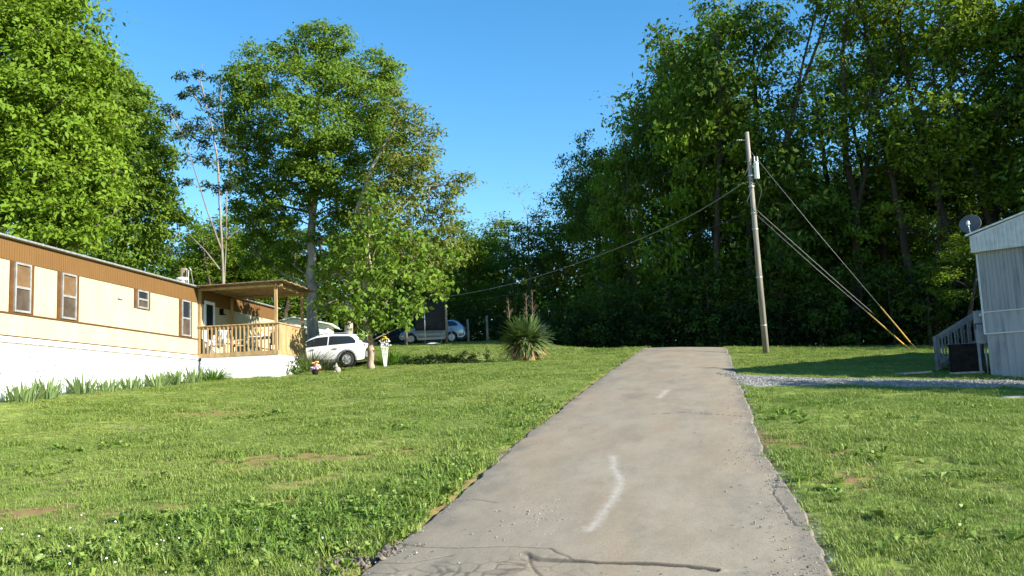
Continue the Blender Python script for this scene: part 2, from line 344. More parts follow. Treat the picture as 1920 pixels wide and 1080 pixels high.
def gp(*l): return [tuple(G(a, b)[:2]) for a, b in l]
wob = .02 * (N3.fbm(RX * 7, RY * 7, 3) - .44); wob2 = .02 * (N2_.fbm(RX * 7, RY * 7, 3) - .44)
wx, wy = RX + wob * 2, RY + wob2 * 2
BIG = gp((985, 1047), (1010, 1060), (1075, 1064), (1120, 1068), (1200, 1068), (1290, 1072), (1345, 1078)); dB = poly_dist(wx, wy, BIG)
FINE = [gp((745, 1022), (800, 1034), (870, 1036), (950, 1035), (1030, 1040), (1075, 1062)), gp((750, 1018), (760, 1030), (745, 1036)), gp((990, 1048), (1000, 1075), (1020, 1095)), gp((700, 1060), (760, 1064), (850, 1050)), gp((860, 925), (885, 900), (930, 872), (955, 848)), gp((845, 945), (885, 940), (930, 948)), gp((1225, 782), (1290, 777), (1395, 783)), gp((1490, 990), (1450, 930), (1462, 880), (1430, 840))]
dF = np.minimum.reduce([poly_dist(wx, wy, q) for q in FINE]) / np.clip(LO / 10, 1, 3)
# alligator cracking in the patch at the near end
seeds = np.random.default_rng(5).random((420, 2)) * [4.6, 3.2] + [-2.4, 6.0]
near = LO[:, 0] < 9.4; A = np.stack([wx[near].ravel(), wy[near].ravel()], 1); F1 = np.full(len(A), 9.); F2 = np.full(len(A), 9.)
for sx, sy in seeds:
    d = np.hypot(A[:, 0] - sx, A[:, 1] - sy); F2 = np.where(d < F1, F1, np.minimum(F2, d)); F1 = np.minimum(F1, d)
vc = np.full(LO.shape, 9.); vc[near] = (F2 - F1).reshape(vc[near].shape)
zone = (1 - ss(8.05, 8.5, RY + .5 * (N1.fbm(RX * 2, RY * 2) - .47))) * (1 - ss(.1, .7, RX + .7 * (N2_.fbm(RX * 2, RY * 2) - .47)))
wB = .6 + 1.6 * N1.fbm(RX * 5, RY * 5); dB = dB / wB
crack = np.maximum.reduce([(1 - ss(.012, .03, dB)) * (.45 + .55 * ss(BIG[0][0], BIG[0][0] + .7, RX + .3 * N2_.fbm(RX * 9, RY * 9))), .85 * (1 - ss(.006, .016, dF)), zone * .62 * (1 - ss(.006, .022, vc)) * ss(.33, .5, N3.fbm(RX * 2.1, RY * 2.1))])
Z = Z - .02 * (1 - ss(.008, .02, dB)) * ss(BIG[0][0], BIG[0][0] + .6, RX) - .008 * (1 - ss(.005, .016, dF)) - .004 * zone * (1 - ss(.006, .02, vc))
low = ss(0, .05, np.interp(RX, [p[0] for p in BIG], [p[1] for p in BIG]) - RY) * ss(BIG[0][0] - .1, BIG[0][0] + .1, RX) * (1 - ss(BIG[-1][0], BIG[-1][0] + .4, RX)); Z = Z - .014 * low
brk = (1 - ss(7.75, 8.0, RY + .5 * (N3.fbm(RX * 3, RY * 3) - .47))) * (1 - ss(-1.15, -.95, RX + .5 * (N1.fbm(RX * 4, RY * 4) - .47))); Z = Z - .09 * brk
edge_drop = ss(.975, 1.0, np.abs(TT)); Z = Z - .09 * edge_drop
streak = np.maximum.reduce([1 - np.clip(poly_dist(RX, RY, gp(*q)) / wd, 0, 1) for q, wd in
    [([(1150, 862), (1152, 885), (1165, 910), (1150, 945), (1125, 980), (1105, 1005)], .21), ([(1252, 735), (1235, 750)], .3)]])
nl, nt_ = LO.shape; i0 = (np.arange(nl - 1)[:, None] * nt_ + np.arange(nt_ - 1)[None]).ravel()
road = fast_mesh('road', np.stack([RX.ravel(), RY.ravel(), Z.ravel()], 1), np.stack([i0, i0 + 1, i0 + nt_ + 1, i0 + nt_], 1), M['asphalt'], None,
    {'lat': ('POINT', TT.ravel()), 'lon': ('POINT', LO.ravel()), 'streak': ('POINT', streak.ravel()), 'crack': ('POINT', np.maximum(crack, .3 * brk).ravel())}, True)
tag(road, kind='structure')

# ------------------------------------------------------------------ scattered stuff (instances on points)
def scatter(name, sources, P, rot, scl, idx, label=None):
    col = bpy.data.collections.new(name + '_sources')
    for i, o in enumerate(sources):
        o.name = f'{name}_source'; COL.objects.unlink(o); col.objects.link(o)
    names = sorted(o.name for o in sources)
    me = bpy.data.meshes.new(name); me.vertices.add(len(P)); me.vertices.foreach_set('co', np.ascontiguousarray(P, np.float32).ravel())
    for nm, ty, a in (('rot', 'FLOAT_VECTOR', rot), ('scl', 'FLOAT_VECTOR', scl)):
        t = me.attributes.new(nm, ty, 'POINT'); t.data.foreach_set('vector', np.ascontiguousarray(a, np.float32).ravel())
    t = me.attributes.new('pick', 'INT', 'POINT'); t.data.foreach_set('value', np.ascontiguousarray(idx, np.int32)); me.update()
    o = bpy.data.objects.new(name, me); COL.objects.link(o)
    ng = bpy.data.node_groups.new(name, 'GeometryNodeTree'); ng.interface.new_socket('Geometry', in_out='INPUT', socket_type='NodeSocketGeometry'); ng.interface.new_socket('Geometry', in_out='OUTPUT', socket_type='NodeSocketGeometry')
    L = ng.links; gi = ng.nodes.new('NodeGroupInput'); go = ng.nodes.new('NodeGroupOutput'); ip = ng.nodes.new('GeometryNodeInstanceOnPoints'); ci = ng.nodes.new('GeometryNodeCollectionInfo')
    ci.inputs['Collection'].default_value = col; ci.inputs['Separate Children'].default_value = True; ci.inputs['Reset Children'].default_value = True
    def na(n_, ty): q = ng.nodes.new('GeometryNodeInputNamedAttribute'); q.data_type = ty; q.inputs[0].default_value = n_; return q.outputs[0]
    L.new(gi.outputs[0], ip.inputs['Points']); L.new(ci.outputs[0], ip.inputs['Instance']); ip.inputs['Pick Instance'].default_value = True
    L.new(na('pick', 'INT'), ip.inputs['Instance Index']); L.new(na('rot', 'FLOAT_VECTOR'), ip.inputs['Rotation']); L.new(na('scl', 'FLOAT_VECTOR'), ip.inputs['Scale']); L.new(ip.outputs[0], go.inputs[0])
    md = o.modifiers.new('scatter', 'NODES'); md.node_group = ng
    return tag(o, label, None, None, 'stuff')
def blades(n, h, spread, wd, seed, lean=.5):
    g = np.random.default_rng(seed); V = []; F = []
    for i in range(n):
        a = g.random() * 6.283; r = spread * math.sqrt(g.random()); bx, by = r * math.cos(a), r * math.sin(a); d = g.random() * 6.283; L = h * (.55 + .6 * g.random()); ln = lean * (.2 + g.random())
        ux, uy = math.cos(d), math.sin(d); px_, py_ = -uy * wd / 2, ux * wd / 2; b = len(V)
        for q, ww in ((0, 1), (.55, .8), (1, .05)):
            off = ln * L * q * q; z = L * q * (1 - .25 * ln * q)
            V += [(bx + ux * off - px_ * ww, by + uy * off - py_ * ww, z), (bx + ux * off + px_ * ww, by + uy * off + py_ * ww, z)]
        F += [(b, b + 1, b + 3, b + 2), (b + 2, b + 3, b + 5, b + 4)]
    return MB().add(V, F)
def rosette(n, L, wd, seed, up=.5):
    g = np.random.default_rng(seed); V = []; F = []
    for i in range(n):
        a = g.random() * 6.283; l = L * (.6 + .6 * g.random()); c, s = math.cos(a), math.sin(a); e = up * (.3 + g.random()); b = len(V); h0 = .02 + .05 * g.random()
        V += [(0, 0, .0), (c * l * .5 - s * wd, s * l * .5 + c * wd, h0 + e * l * .6), (c * l, s * l, h0 + e * l * .55), (c * l * .5 + s * wd, s * l * .5 - c * wd, h0 + e * l * .6)]
        F += [(b, b + 1, b + 2, b + 3)]
    return MB().add(V, F)
gsrc = [blades(16, .075, .07, .007, 100 + i, .8).build('g', M['grass']) for i in range(5)]
def ground_points(n, y0, y1, margin=2.5):
    g = RNG; y = y0 + (y1 - y0) * g.random(n); xw = y * .60 + margin; x = (g.random(n) * 2 - 1) * xw; return x, y, 2 * xw.mean() * (y1 - y0)
PX, PY, SC_ = [], [], []
for y0, y1, dens, s in ((6.4, 9, 460, .95), (9, 13, 340, 1.05), (13, 19, 240, 1.15), (19, 28, 150, 1.3), (28, 40, 95, 1.55), (40, 63, 34, 2.2)):
    x, y, area = ground_points(int(dens * 2 * ((y0 + y1) / 2 * .6 + 2.5) * (y1 - y0)), y0, y1)
    e = edge_dist(x, y); pat = N3.fbm(x * .8, y * .8); gr = gravel(x, y)
    keep = RNG.random(len(x)) < (1 - np.clip(2.2 * dirt(x, y) * ss(.33, .52, N1.fbm(x * 4 + 5, y * 4, 3)), 0, .95)) * (1 - ss(.15, .5, gr)) * ss(-.10, .06, e + .22 * (N2_.fbm(x * 2.3, y * 2.3) - .47)) * (.5 + .8 * ss(.35, .55, pat))
    lim = np.interp(x, [-30, -12, 0, 4, 12, 20, 30, 60], [66, 66, 63, 46.5, 45, 43, 40, 34]); keep &= y < lim - .3 + RNG.random(len(x))
    tr = (x > -13.3 - .0 + .106 * (y - 23)) | (y > 42.5); keep &= tr; keep &= ~((x > -11.7) & (x < -8.25 + .1 * (y - 34)) & (y > 34) & (y < 37.2))
    x, y = x[keep], y[keep]; PX.append(x); PY.append(y); SC_.append(s * (.65 + .6 * RNG.random(len(x))) * (.75 + .7 * ss(.42, .58, N1.fbm(x * 1.3 + 9, y * 1.3))))
px, py, sc_ = map(np.concatenate, (PX, PY, SC_)); n = len(px)
rot = np.stack([RNG.normal(0, .12, n), RNG.normal(0, .12, n), RNG.random(n) * 6.283], 1)
hs = sc_ * np.interp(py, [6, 12, 18, 30, 60], [.95, .75, .55, .38, .25])
scatter('grass', gsrc, np.stack([px, py, ground_z(px, py) - .004 + .06 * (edge_dist(px, py) < 0)], 1), rot, np.stack([sc_, sc_, hs], 1), RNG.integers(0, 5, n), 'short mown grass of the lawns on both sides of the drive')
print('grass', n)
wsrc = [rosette(9, .075, .02, 30 + i).build('w', M['weed']) for i in range(3)] + [blades(10, .19, .05, .011, 60, .8).build('w', M['weed']), rosette(7, .15, .03, 44, .35).build('w', M['weed'])]
WX, WY, WS, WI = [], [], [], []
def weeds(cx, cy, rx, ry, n_, s=1.0, kinds=(0, 1, 2)):
    a = RNG.normal(0, 1, (n_, 2)) * .55 * [rx, ry] + [cx, cy]; WX.extend(a[:, 0]); WY.extend(a[:, 1]); WS.extend(s * (.6 + .8 * RNG.random(n_))); WI.extend(RNG.choice(kinds, n_))
for q in ((520, 1010, 1.1, .8, 560), (640, 980, .7, .6, 260), (780, 940, .5, .8, 260), (250, 1040, 1.2, .5, 260), (850, 885, .4, 1.2, 180), (420, 975, .8, .3, 200), (1000, 790, .5, 3, 200)):
    c = G(q[0], q[1]); weeds(c[0], c[1], q[2] * 1.35, q[3] * 1.5, q[4], 1, (0, 1, 2, 2, 3, 3))
for q in ((1540, 910), (1450, 772), (1580, 760), (1650, 790), (1800, 760), (1500, 790), (1750, 985), (1690, 1020), (1620, 860), (1810, 900), (300, 900), (420, 860), (200, 840), (600, 800), (760, 800), (500, 780), (100, 880), (1850, 1030)):
    c = G(*q); weeds(c[0], c[1], .5, .6, 12, 1.0, (3, 4, 1, 2))
WX, WY, WS, WI = map(np.array, (WX, WY, WS, WI)); kp = edge_dist(WX, WY) > .03; WX, WY, WS, WI = WX[kp], WY[kp], WS[kp], WI[kp]; n = len(WX)
scatter('weeds', wsrc, np.stack([WX, WY, ground_z(WX, WY)], 1), np.stack([RNG.normal(0, .15, n), RNG.normal(0, .15, n), RNG.random(n) * 6.3], 1), np.repeat(WS[:, None], 3, 1), WI, 'broad leaved weeds and clover growing through the lawn')
def chip(seed):
    g = np.random.default_rng(seed); t = MB().ball((0, 0, 0), (1, 1, 1), 6, 4); v = t.v[0] * (1 + g.normal(0, .2, (len(t.v[0]), 1))) * [1, .8, .5]; return MB().add(v, t.f)
csrc = [chip(i).build('c', M['chip']) for i in range(4)]
CX, CY, CS = [], [], []
def chips(x, y, s): CX.append(np.atleast_1d(x)); CY.append(np.atleast_1d(y)); CS.append(np.atleast_1d(s))
n_ = 24000; x = 5 + RNG.random(n_) * 10; y = 21 + RNG.random(n_) * 6.6; kk = RNG.random(n_) < gravel(x, y) ** 2 * .9; chips(x[kk], y[kk], 0.010 + .022 * RNG.random(kk.sum()))
y = 7 + 15 * RNG.random(1300) ** 1.6; x = road_r(y) - np.abs(RNG.normal(0, .34, 1300)) + .14; chips(x, y, .004 + .013 * RNG.random(1300) ** 3)
y = 7 + 9 * RNG.random(400) ** 1.5; x = road_l(y) + RNG.normal(-.1, .13, 400); chips(x, y, .004 + .011 * RNG.random(400) ** 2)
c = G(1060, 985); q = RNG.normal(0, 1, (260, 2)) * [.35, .6] + c[:2]; chips(q[:, 0], q[:, 1], .005 + .013 * RNG.random(260) ** 2)
y = 7 + 14 * RNG.random(500); x = road_l(y) + (road_r(y) - road_l(y)) * RNG.random(500); chips(x, y, .004 + .009 * RNG.random(500) ** 2)
c = G(690, 1040); q = RNG.normal(0, 1, (220, 2)) * [.25, .2] + c[:2]; chips(q[:, 0], q[:, 1], .005 + .011 * RNG.random(220))
CX, CY, CS = map(np.concatenate, (CX, CY, CS)); n = len(CX); inside = edge_dist(CX, CY) < -.05
scatter('gravel', csrc, np.stack([CX, CY, np.where(inside, H(CX, CY) + .045, ground_z(CX, CY)) + CS * .2], 1), RNG.random((n, 3)) * [.6, .6, 6.3], np.repeat(CS[:, None], 3, 1), RNG.integers(0, 4, n), 'loose grey gravel along the drive edges and on the side track')
rsrc = [chip(40 + i).build('r', M['rubble']) for i in range(4)]
c = G(660, 1055); q = np.concatenate([RNG.normal(0, 1, (110, 2)) * [.26, .10] + c[:2], RNG.normal(0, 1, (60, 2)) * [.12, .12] + G(735, 1045)[:2], RNG.normal(0, 1, (60, 2)) * [.2, .07] + G(640, 1068)[:2]]); n = len(q); s_ = .012 + .035 * RNG.random(n) ** 2
scatter('asphalt_rubble', rsrc, np.stack([q[:, 0], q[:, 1], ground_z(q[:, 0], q[:, 1]) + .07 * (edge_dist(q[:, 0], q[:, 1]) < 0) + s_ * .3], 1), RNG.random((n, 3)) * [.8, .8, 6.3], np.repeat(s_[:, None], 3, 1), RNG.integers(0, 4, n), 'crumbled chunks of dark asphalt at the broken near corner of the drive')

fl = [MB().ball((0, 0, 0), (1, 1, .8), 7, 5).build('f', M['white'])]
n = 70; q = RNG.normal(0, 1, (n, 2)) * [1.3, .7] + G(330, 1030)[:2]; s_ = .007 + .006 * RNG.random(n)
scatter('clover_flowers', fl, np.stack([q[:, 0], q[:, 1], ground_z(q[:, 0], q[:, 1]) + .07], 1), np.zeros((n, 3)), np.repeat(s_[:, None], 3, 1), np.zeros(n, int), 'tiny white clover flowers in the near lawn on the left')

# ------------------------------------------------------------------ trees
def unit(n, g):
    v = g.normal(0, 1, (n, 3)); return v / np.linalg.norm(v, axis=1, keepdims=True)
def leaf_mesh(P, out, size, g, width=.5, droop=.35, up=.6):
    n = len(P); nrm = out * .45 + np.array([0, 0, up]) + g.normal(0, .55, (n, 3)); nrm /= np.linalg.norm(nrm, axis=1, keepdims=True)
    tip = np.cross(nrm, unit(n, g)); tip /= np.maximum(np.linalg.norm(tip, axis=1, keepdims=True), 1e-6); tip[:, 2] -= droop; tip /= np.linalg.norm(tip, axis=1, keepdims=True)
    side = np.cross(nrm, tip); side /= np.maximum(np.linalg.norm(side, axis=1, keepdims=True), 1e-6)
    s = (size * (.45 + 1.0 * g.random(n) ** 1.2))[:, None]; fold = np.cross(tip, side) * s * .12
    V = np.stack([P, P + tip * s * .45 + side * s * width * .5 + fold, P + tip * s, P + tip * s * .45 - side * s * width * .5 + fold], 1).reshape(-1, 3)
    return V, np.arange(n * 4).reshape(n, 4)
def crown_points(lobes, g, puff, per_puff, dens=1.0, flat=.55, inner=.45):
    P, O, Rn, tips = [], [], [], []
    for c, r in lobes:
        c = np.asarray(c, float); r = np.broadcast_to(np.asarray(r, float), 3)
        k = max(4, int(dens * 11 * (r.mean() / puff) ** 2 / 3.2)); d = unit(k, g); rad = inner + (1.05 - inner) * g.random(k) ** .6
        pc = c + d * r * rad[:, None]; tips.append((c, pc))
        for q, dd in zip(pc, d):
            m = int(per_puff * (.6 + .8 * g.random())); pr = puff * (.6 + .7 * g.random()); off = g.normal(0, .45, (m, 3)) * [pr, pr, pr * flat]
            P.append(q + off); O.append(np.broadcast_to(dd, (m, 3)) + off / pr * .5); Rn.append(np.clip(g.normal(.5, .2) + g.normal(0, .16, m), 0, 1))
    return np.concatenate(P), np.concatenate(O), np.concatenate(Rn), tips
def grow_tree(name, label, base, trunk, tr, lobes, leafm, barkm, seed, leaf=.2, puff=.7, per=26, dens=1.0, flat=.55, inner=.45, droop=.35, width=.5, twigs=3, group=None, forks=None, cat='tree', local=False, limb=.22):
    """trunk: list of world points from the base up; lobes: list of (centre, radius) in world space"""
    g = np.random.default_rng(seed); base = np.asarray(base, float); rt = thing(name, label, cat, base, 0, group)
    tp = np.asarray(trunk, float) - base; lob = [(np.asarray(c, float) - base, r) for c, r in lobes]
    P, O, Rn, tips = crown_points(lob, g, puff, per, dens, flat, inner)
    V, F = leaf_mesh(P, O, leaf, g, width, droop); fast_mesh('crown', V, F, leafm, rt, {'rnd': ('FACE', Rn)})
    mb = MB()
    def smoothed(pts, k=5):
        pts = np.asarray(pts); s = np.linspace(0, len(pts) - 1, (len(pts) - 1) * k + 1); i = np.arange(len(pts)); return np.stack([np.interp(s, i, pts[:, a]) for a in range(3)], 1)
    T = smoothed(tp); T[1:-1] += g.normal(0, tr * .12, T[1:-1].shape) * [1, 1, 0]; q = np.linspace(0, 1, len(T)); rad = tr * (1 - .78 * q) * (1 + .5 * np.exp(-q * 22)); mb.tube(T, rad, 9)
    stems = [(T, rad)]
    for f in (forks or []):
        f = smoothed(np.asarray(f['pts'], float) - base); rr = np.linspace(1, .12, len(f)) * ((forks and 1) and tr * .6); mb.tube(f, rr, 7); stems.append((f, rr))
    for c, pcs in tips:
        best = None
        for S, rr in stems:                                      # a limb leaves the stem below its lobe
            d = np.hypot(S[:, 0] - c[0], S[:, 1] - c[1]) + np.abs(S[:, 2] - (c[2] - .6 * np.hypot(S[:, 0] - c[0], S[:, 1] - c[1]))) * .9; i = int(np.argmin(d))
            if best is None or d[i] < best[0]: best = (d[i], S[i], rr[i])
        a = best[1]; L = np.linalg.norm(c - a)
        if L < .05: continue
        mid = (a + c) / 2 + np.array([0, 0, -.06 * L]) + g.normal(0, .06 * L, 3); pts = smoothed([a, mid, c], 3); r0 = min(best[2] * .8, max(.018, limb * tr * (.5 + .12 * L)))
        mb.tube(pts, np.linspace(r0, r0 * .4, len(pts)), 5, False)
        for p in pcs[g.permutation(len(pcs))[:twigs]]: mb.tube([c + (a - c) * .15, (c + p) / 2 + g.normal(0, .05 * L, 3), p], [r0 * .45, r0 * .3, r0 * .12], 4, False)
    mb.build('trunk', barkm, rt, True); return rt
def lob(*l): return [(at(a, b, Y), 1.1 * r * Y / FPX) for a, b, Y, r in l]

# ---- the two great trees behind the long trailer
b = np.array([-22.5, 31.5, gz(-22.5, 31.5)])
grow_tree('broadleaf_tree', 'huge bright green broadleaf tree at the left edge, behind the cream trailer', b, [b, b + [.4, 0, 4], b + [1.2, .2, 9], b + [1.5, 0, 15]], .5,
    lob((20, 100, 31, 120), (110, 60, 32, 90), (60, 10, 33, 90), (150, 140, 31, 65), (90, 200, 29.5, 95), (0, 260, 29, 130), (140, 270, 30.5, 85), (190, 210, 32, 40), (60, 340, 28.5, 85), (150, 350, 29.5, 70), (20, 420, 28, 80), (110, 425, 28.5, 60), (165, 430, 29, 38),
        (-90, 150, 31, 150), (-120, 330, 30, 150), (-50, -60, 33, 140), (70, -70, 33, 90), (180, 330, 30, 45), (60, 110, 30, 70)),
    M['leaf_bright'], M['bark_dark'], 11, leaf=.19, puff=.58, per=85, dens=2.2)
b = np.array([-19.5, 44, gz(-19.5, 44)])
grow_tree('broadleaf_tree', 'large darker broadleaf tree right behind the trailer roof, low branch reaching right', b, [b, b + [.2, 0, 5], b + [.6, 0, 10], b + [.5, 0, 15]], .42,
    lob((215, 190, 43, 60), (250, 240, 43, 55), (190, 150, 44, 50), (280, 300, 43, 45), (230, 330, 42, 70), (265, 400, 42, 60), (220, 450, 42, 60), (300, 380, 43, 40), (335, 395, 43, 24), (290, 450, 43, 35), (255, 480, 43, 35), (150, 250, 44, 90), (140, 400, 44, 90), (245, 175, 44, 28), (312, 300, 43, 20), (262, 205, 44, 22)),
    M['leaf_lush'], M['bark_dark'], 12, leaf=.21, puff=.6, per=75, dens=2.2)
# ---- the thin ailanthus with bare tips
b = at(419, 560, 41); b[2] = gz(b[0], b[1])
def stem(*l): return [at(x, y, Y) for x, y, Y in l]
grow_tree('sapling_tree', 'thin sparse tree of three pale stems with bare upper twigs, behind the porch roof', b, [b] + stem((418, 500, 41), (413, 400, 41), (408, 300, 41), (398, 240, 41), (385, 190, 41), (372, 150, 41)), .07,
    lob((385, 190, 41, 20), (360, 235, 41, 24), (395, 235, 41, 22), (340, 260, 40.5, 20), (375, 270, 41, 22), (420, 262, 41.5, 18), (350, 300, 41, 14), (390, 300, 41, 15), (425, 345, 41, 20), (350, 338, 40.5, 9), (395, 352, 41, 12), (330, 215, 41, 7), (405, 200, 41, 14), (436, 300, 41, 14), (322, 468, 40.5, 8), (440, 350, 41.5, 12), (376, 140, 41, 9), (340, 145, 41, 8), (410, 150, 41.5, 9), (314, 205, 40.5, 8), (365, 170, 41, 9), (345, 180, 41, 7)),
    M['leaf_blue'], M['bark_twig'], 13, leaf=.22, puff=.34, per=26, dens=1.0, flat=.35, inner=.2, width=.32, droop=.2, twigs=12, limb=.5,
    forks=[dict(pts=[b + [.2, 0, 0]] + stem((420, 540, 41), (424, 450, 41), (425, 380, 41), (428, 300, 41.5), (418, 220, 41.5), (412, 170, 41.5))), dict(pts=stem((416, 470, 41), (390, 400, 40.7), (365, 320, 40.5), (345, 260, 40.5), (322, 205, 40.5))), dict(pts=stem((412, 505, 41), (385, 470, 41), (355, 440, 41), (300, 425, 41))), dict(pts=stem((424, 450, 41), (440, 435, 41), (458, 425, 41))),
           dict(pts=stem((385, 190, 41), (376, 150, 41), (380, 118, 41))), dict(pts=stem((378, 200, 41), (355, 165, 41), (338, 125, 41))), dict(pts=stem((345, 260, 40.5), (325, 225, 40.5), (310, 195, 40.5))), dict(pts=stem((412, 190, 41.5), (416, 165, 41.5), (410, 140, 41.5)))])
# ---- the tall tree in the middle
b = at(588, 655, 46); b[2] = gz(b[0], b[1])
grow_tree('broadleaf_tree', 'tall full green tree with pale trunk rising beside the porch', b, [b] + stem((585, 560, 46), (584, 460, 46), (586, 370, 46), (590, 280, 46), (596, 190, 46), (600, 90, 46)), .30,
    lob((598, 72, 46, 32), (620, 100, 46, 28), (580, 110, 46, 30), (535, 105, 46, 32), (470, 115, 46, 30), (455, 150, 45, 32), (505, 150, 45, 42), (565, 165, 44.5, 50), (640, 165, 45, 48), (700, 130, 46.5, 36), (722, 165, 46, 28), (690, 190, 45, 48), (480, 210, 45, 46), (545, 225, 44, 52), (610, 240, 44, 56), (670, 260, 45, 50), (720, 230, 46.5, 35),
        (440, 215, 46, 22), (470, 270, 45.5, 40), (530, 300, 45, 46), (480, 330, 46, 34), (600, 330, 45, 48), (660, 350, 45.5, 46), (520, 385, 45.5, 40), (690, 390, 46, 40), (560, 430, 46, 34), (630, 430, 46, 40), (440, 320, 47, 28), (505, 430, 47, 34), (590, 500, 47.5, 30), (640, 120, 46, 34), (735, 130, 46.5, 24), (560, 60, 46, 16), (640, 70, 46, 20), (440, 180, 45.5, 30), (430, 250, 46, 26), (740, 280, 46, 40), (620, 290, 44.5, 50), (560, 330, 45, 46), (470, 380, 46.5, 38), (720, 330, 46, 44), (640, 480, 47, 44), (720, 460, 47, 40), (530, 480, 47.5, 36), (470, 470, 48, 30), (690, 520, 47.5, 36)),
    M['leaf_lush'], M['bark_grey'], 14, leaf=.18, puff=.5, per=66, dens=1.9,
    forks=[dict(pts=stem((586, 400, 46), (597, 340, 46), (610, 280, 45.5), (640, 200, 45))), dict(pts=stem((588, 330, 46), (560, 270, 45.5), (540, 210, 45), (500, 150, 45)))])
b = at(652, 650, 44); b[2] = gz(b[0], b[1])
grow_tree('leaning_tree', 'olive green loose crowned tree leaning right over the lawn, pale forked stems', b, [b] + stem((655, 560, 44), (662, 470, 44), (672, 390, 43.5), (700, 310, 43), (745, 230, 43)), .22,
    lob((745, 205, 43, 26), (765, 240, 43, 32), (790, 215, 43, 20), (800, 270, 43, 24), (750, 290, 43, 36), (785, 320, 42.5, 30), (725, 340, 42.5, 34), (820, 345, 42.5, 26), (850, 350, 42.5, 22), (875, 340, 42.5, 13), (775, 380, 42.5, 36), (730, 410, 42, 40), (820, 410, 42.5, 28), (690, 430, 42.5, 36), (775, 450, 42.5, 36), (660, 480, 43, 32), (815, 470, 43, 30), (770, 350, 43, 34), (800, 300, 43, 26), (840, 380, 42.5, 26), (840, 440, 43, 30), (760, 490, 43, 36), (800, 520, 43.5, 32), (850, 480, 43.5, 24), (740, 175, 43.5, 12), (815, 245, 43, 13)),
    M['leaf_olive'], M['bark_grey'], 15, leaf=.21, puff=.5, per=42, dens=1.7, flat=.5, inner=.25, width=.36, twigs=6,
    forks=[dict(pts=stem((672, 390, 43.5), (735, 330, 43), (790, 260, 43))), dict(pts=stem((660, 470, 44), (720, 420, 43), (790, 350, 42.5), (865, 345, 42.5))), dict(pts=stem((690, 640, 45), (682, 560, 45), (686, 440, 44.5), (700, 330, 44)))])
b = np.array([-5.72, 36.0, gz(-5.72, 36.0) - .03])
grow_tree('catalpa_tree', 'small big leaved tree with forked trunk standing on the lawn before the white car', b, [b] + stem((694, 660, 36), (696, 625, 36), (700, 600, 36), (702, 540, 36), (690, 470, 36), (692, 400, 36)), .13,
    lob((692, 385, 36, 30), (675, 430, 36, 36), (720, 430, 36.3, 34), (650, 470, 36, 36), (700, 480, 35.4, 42), (755, 470, 36, 38), (795, 455, 36.2, 28), (640, 520, 36, 34), (680, 535, 35.3, 38), (735, 530, 35.3, 40), (785, 520, 35.6, 36), (825, 500, 36.4, 26), (655, 585, 34.7, 32), (685, 595, 34.6, 30), (660, 580, 35.6, 34), (705, 590, 35.4, 34), (750, 590, 35.4, 34), (790, 575, 35.8, 26), (620, 560, 36, 26), (610, 500, 36.4, 18), (835, 545, 36.4, 16), (850, 480, 36.6, 12)),
    M['leaf_large'], M['bark_tan'], 16, leaf=.23, puff=.40, per=18, dens=.95, flat=.6, inner=.2, width=.62, droop=.7, twigs=5, limb=.3,
    forks=[dict(pts=stem((696, 630, 36), (690, 590, 36), (672, 540, 36), (648, 470, 36))), dict(pts=stem((697, 625, 36), (715, 585, 36), (740, 530, 36), (790, 470, 36)))])

# ---- the woods: a handful of grown forms, each copied and turned
def form(name, label, seed, h, lobes_fn, leafm, barkm, tr, **kw):
    g = np.random.default_rng(seed); b = np.array([0., 0, 0]); bend = g.normal(0, 1.0, 2) * min(1, (h / 18) ** 2)
    trunk = [b, [bend[0] * .3, bend[1] * .3, h * .3], [bend[0], bend[1], h * .6], [bend[0] * 1.3, bend[1] * 1.3, h * .84]]
    return grow_tree(name, label, b, trunk, tr, lobes_fn(g, h), leafm, barkm, seed, group='trees of the dark wood behind the drive', **kw)
def full(g, h):
    L = []
    for k in range(20):
        q = g.random(); z = h * (.16 + .78 * q); rr = (4.2 if q < .6 else 4.2 * (1 - (q - .6) * 1.7)) * g.random() ** .5; a = g.random() * 6.283; L.append(((rr * math.cos(a), rr * math.sin(a), z), (1.5 + .6 * g.random()) * (1.25 - .5 * q)))
    return L
def high(g, h):
    L = []
    for k in range(17):
        q = g.random(); z = h * (.42 + .54 * q); rr = 4.4 * math.sin(math.pi * (.15 + .75 * q)) * g.random() ** .5; a = g.random() * 6.283; L.append(((rr * math.cos(a), rr * math.sin(a), z), 1.1 + .6 * g.random()))
    return L
def bush(g, h):
    L = []
    for k in range(12):
        q = g.random(); rr = 2.3 * (1 - .5 * q) * g.random() ** .5; a = g.random() * 6.283; L.append(((rr * math.cos(a), rr * math.sin(a), h * (.1 + .85 * q)), .75 + .3 * g.random()))
    return L
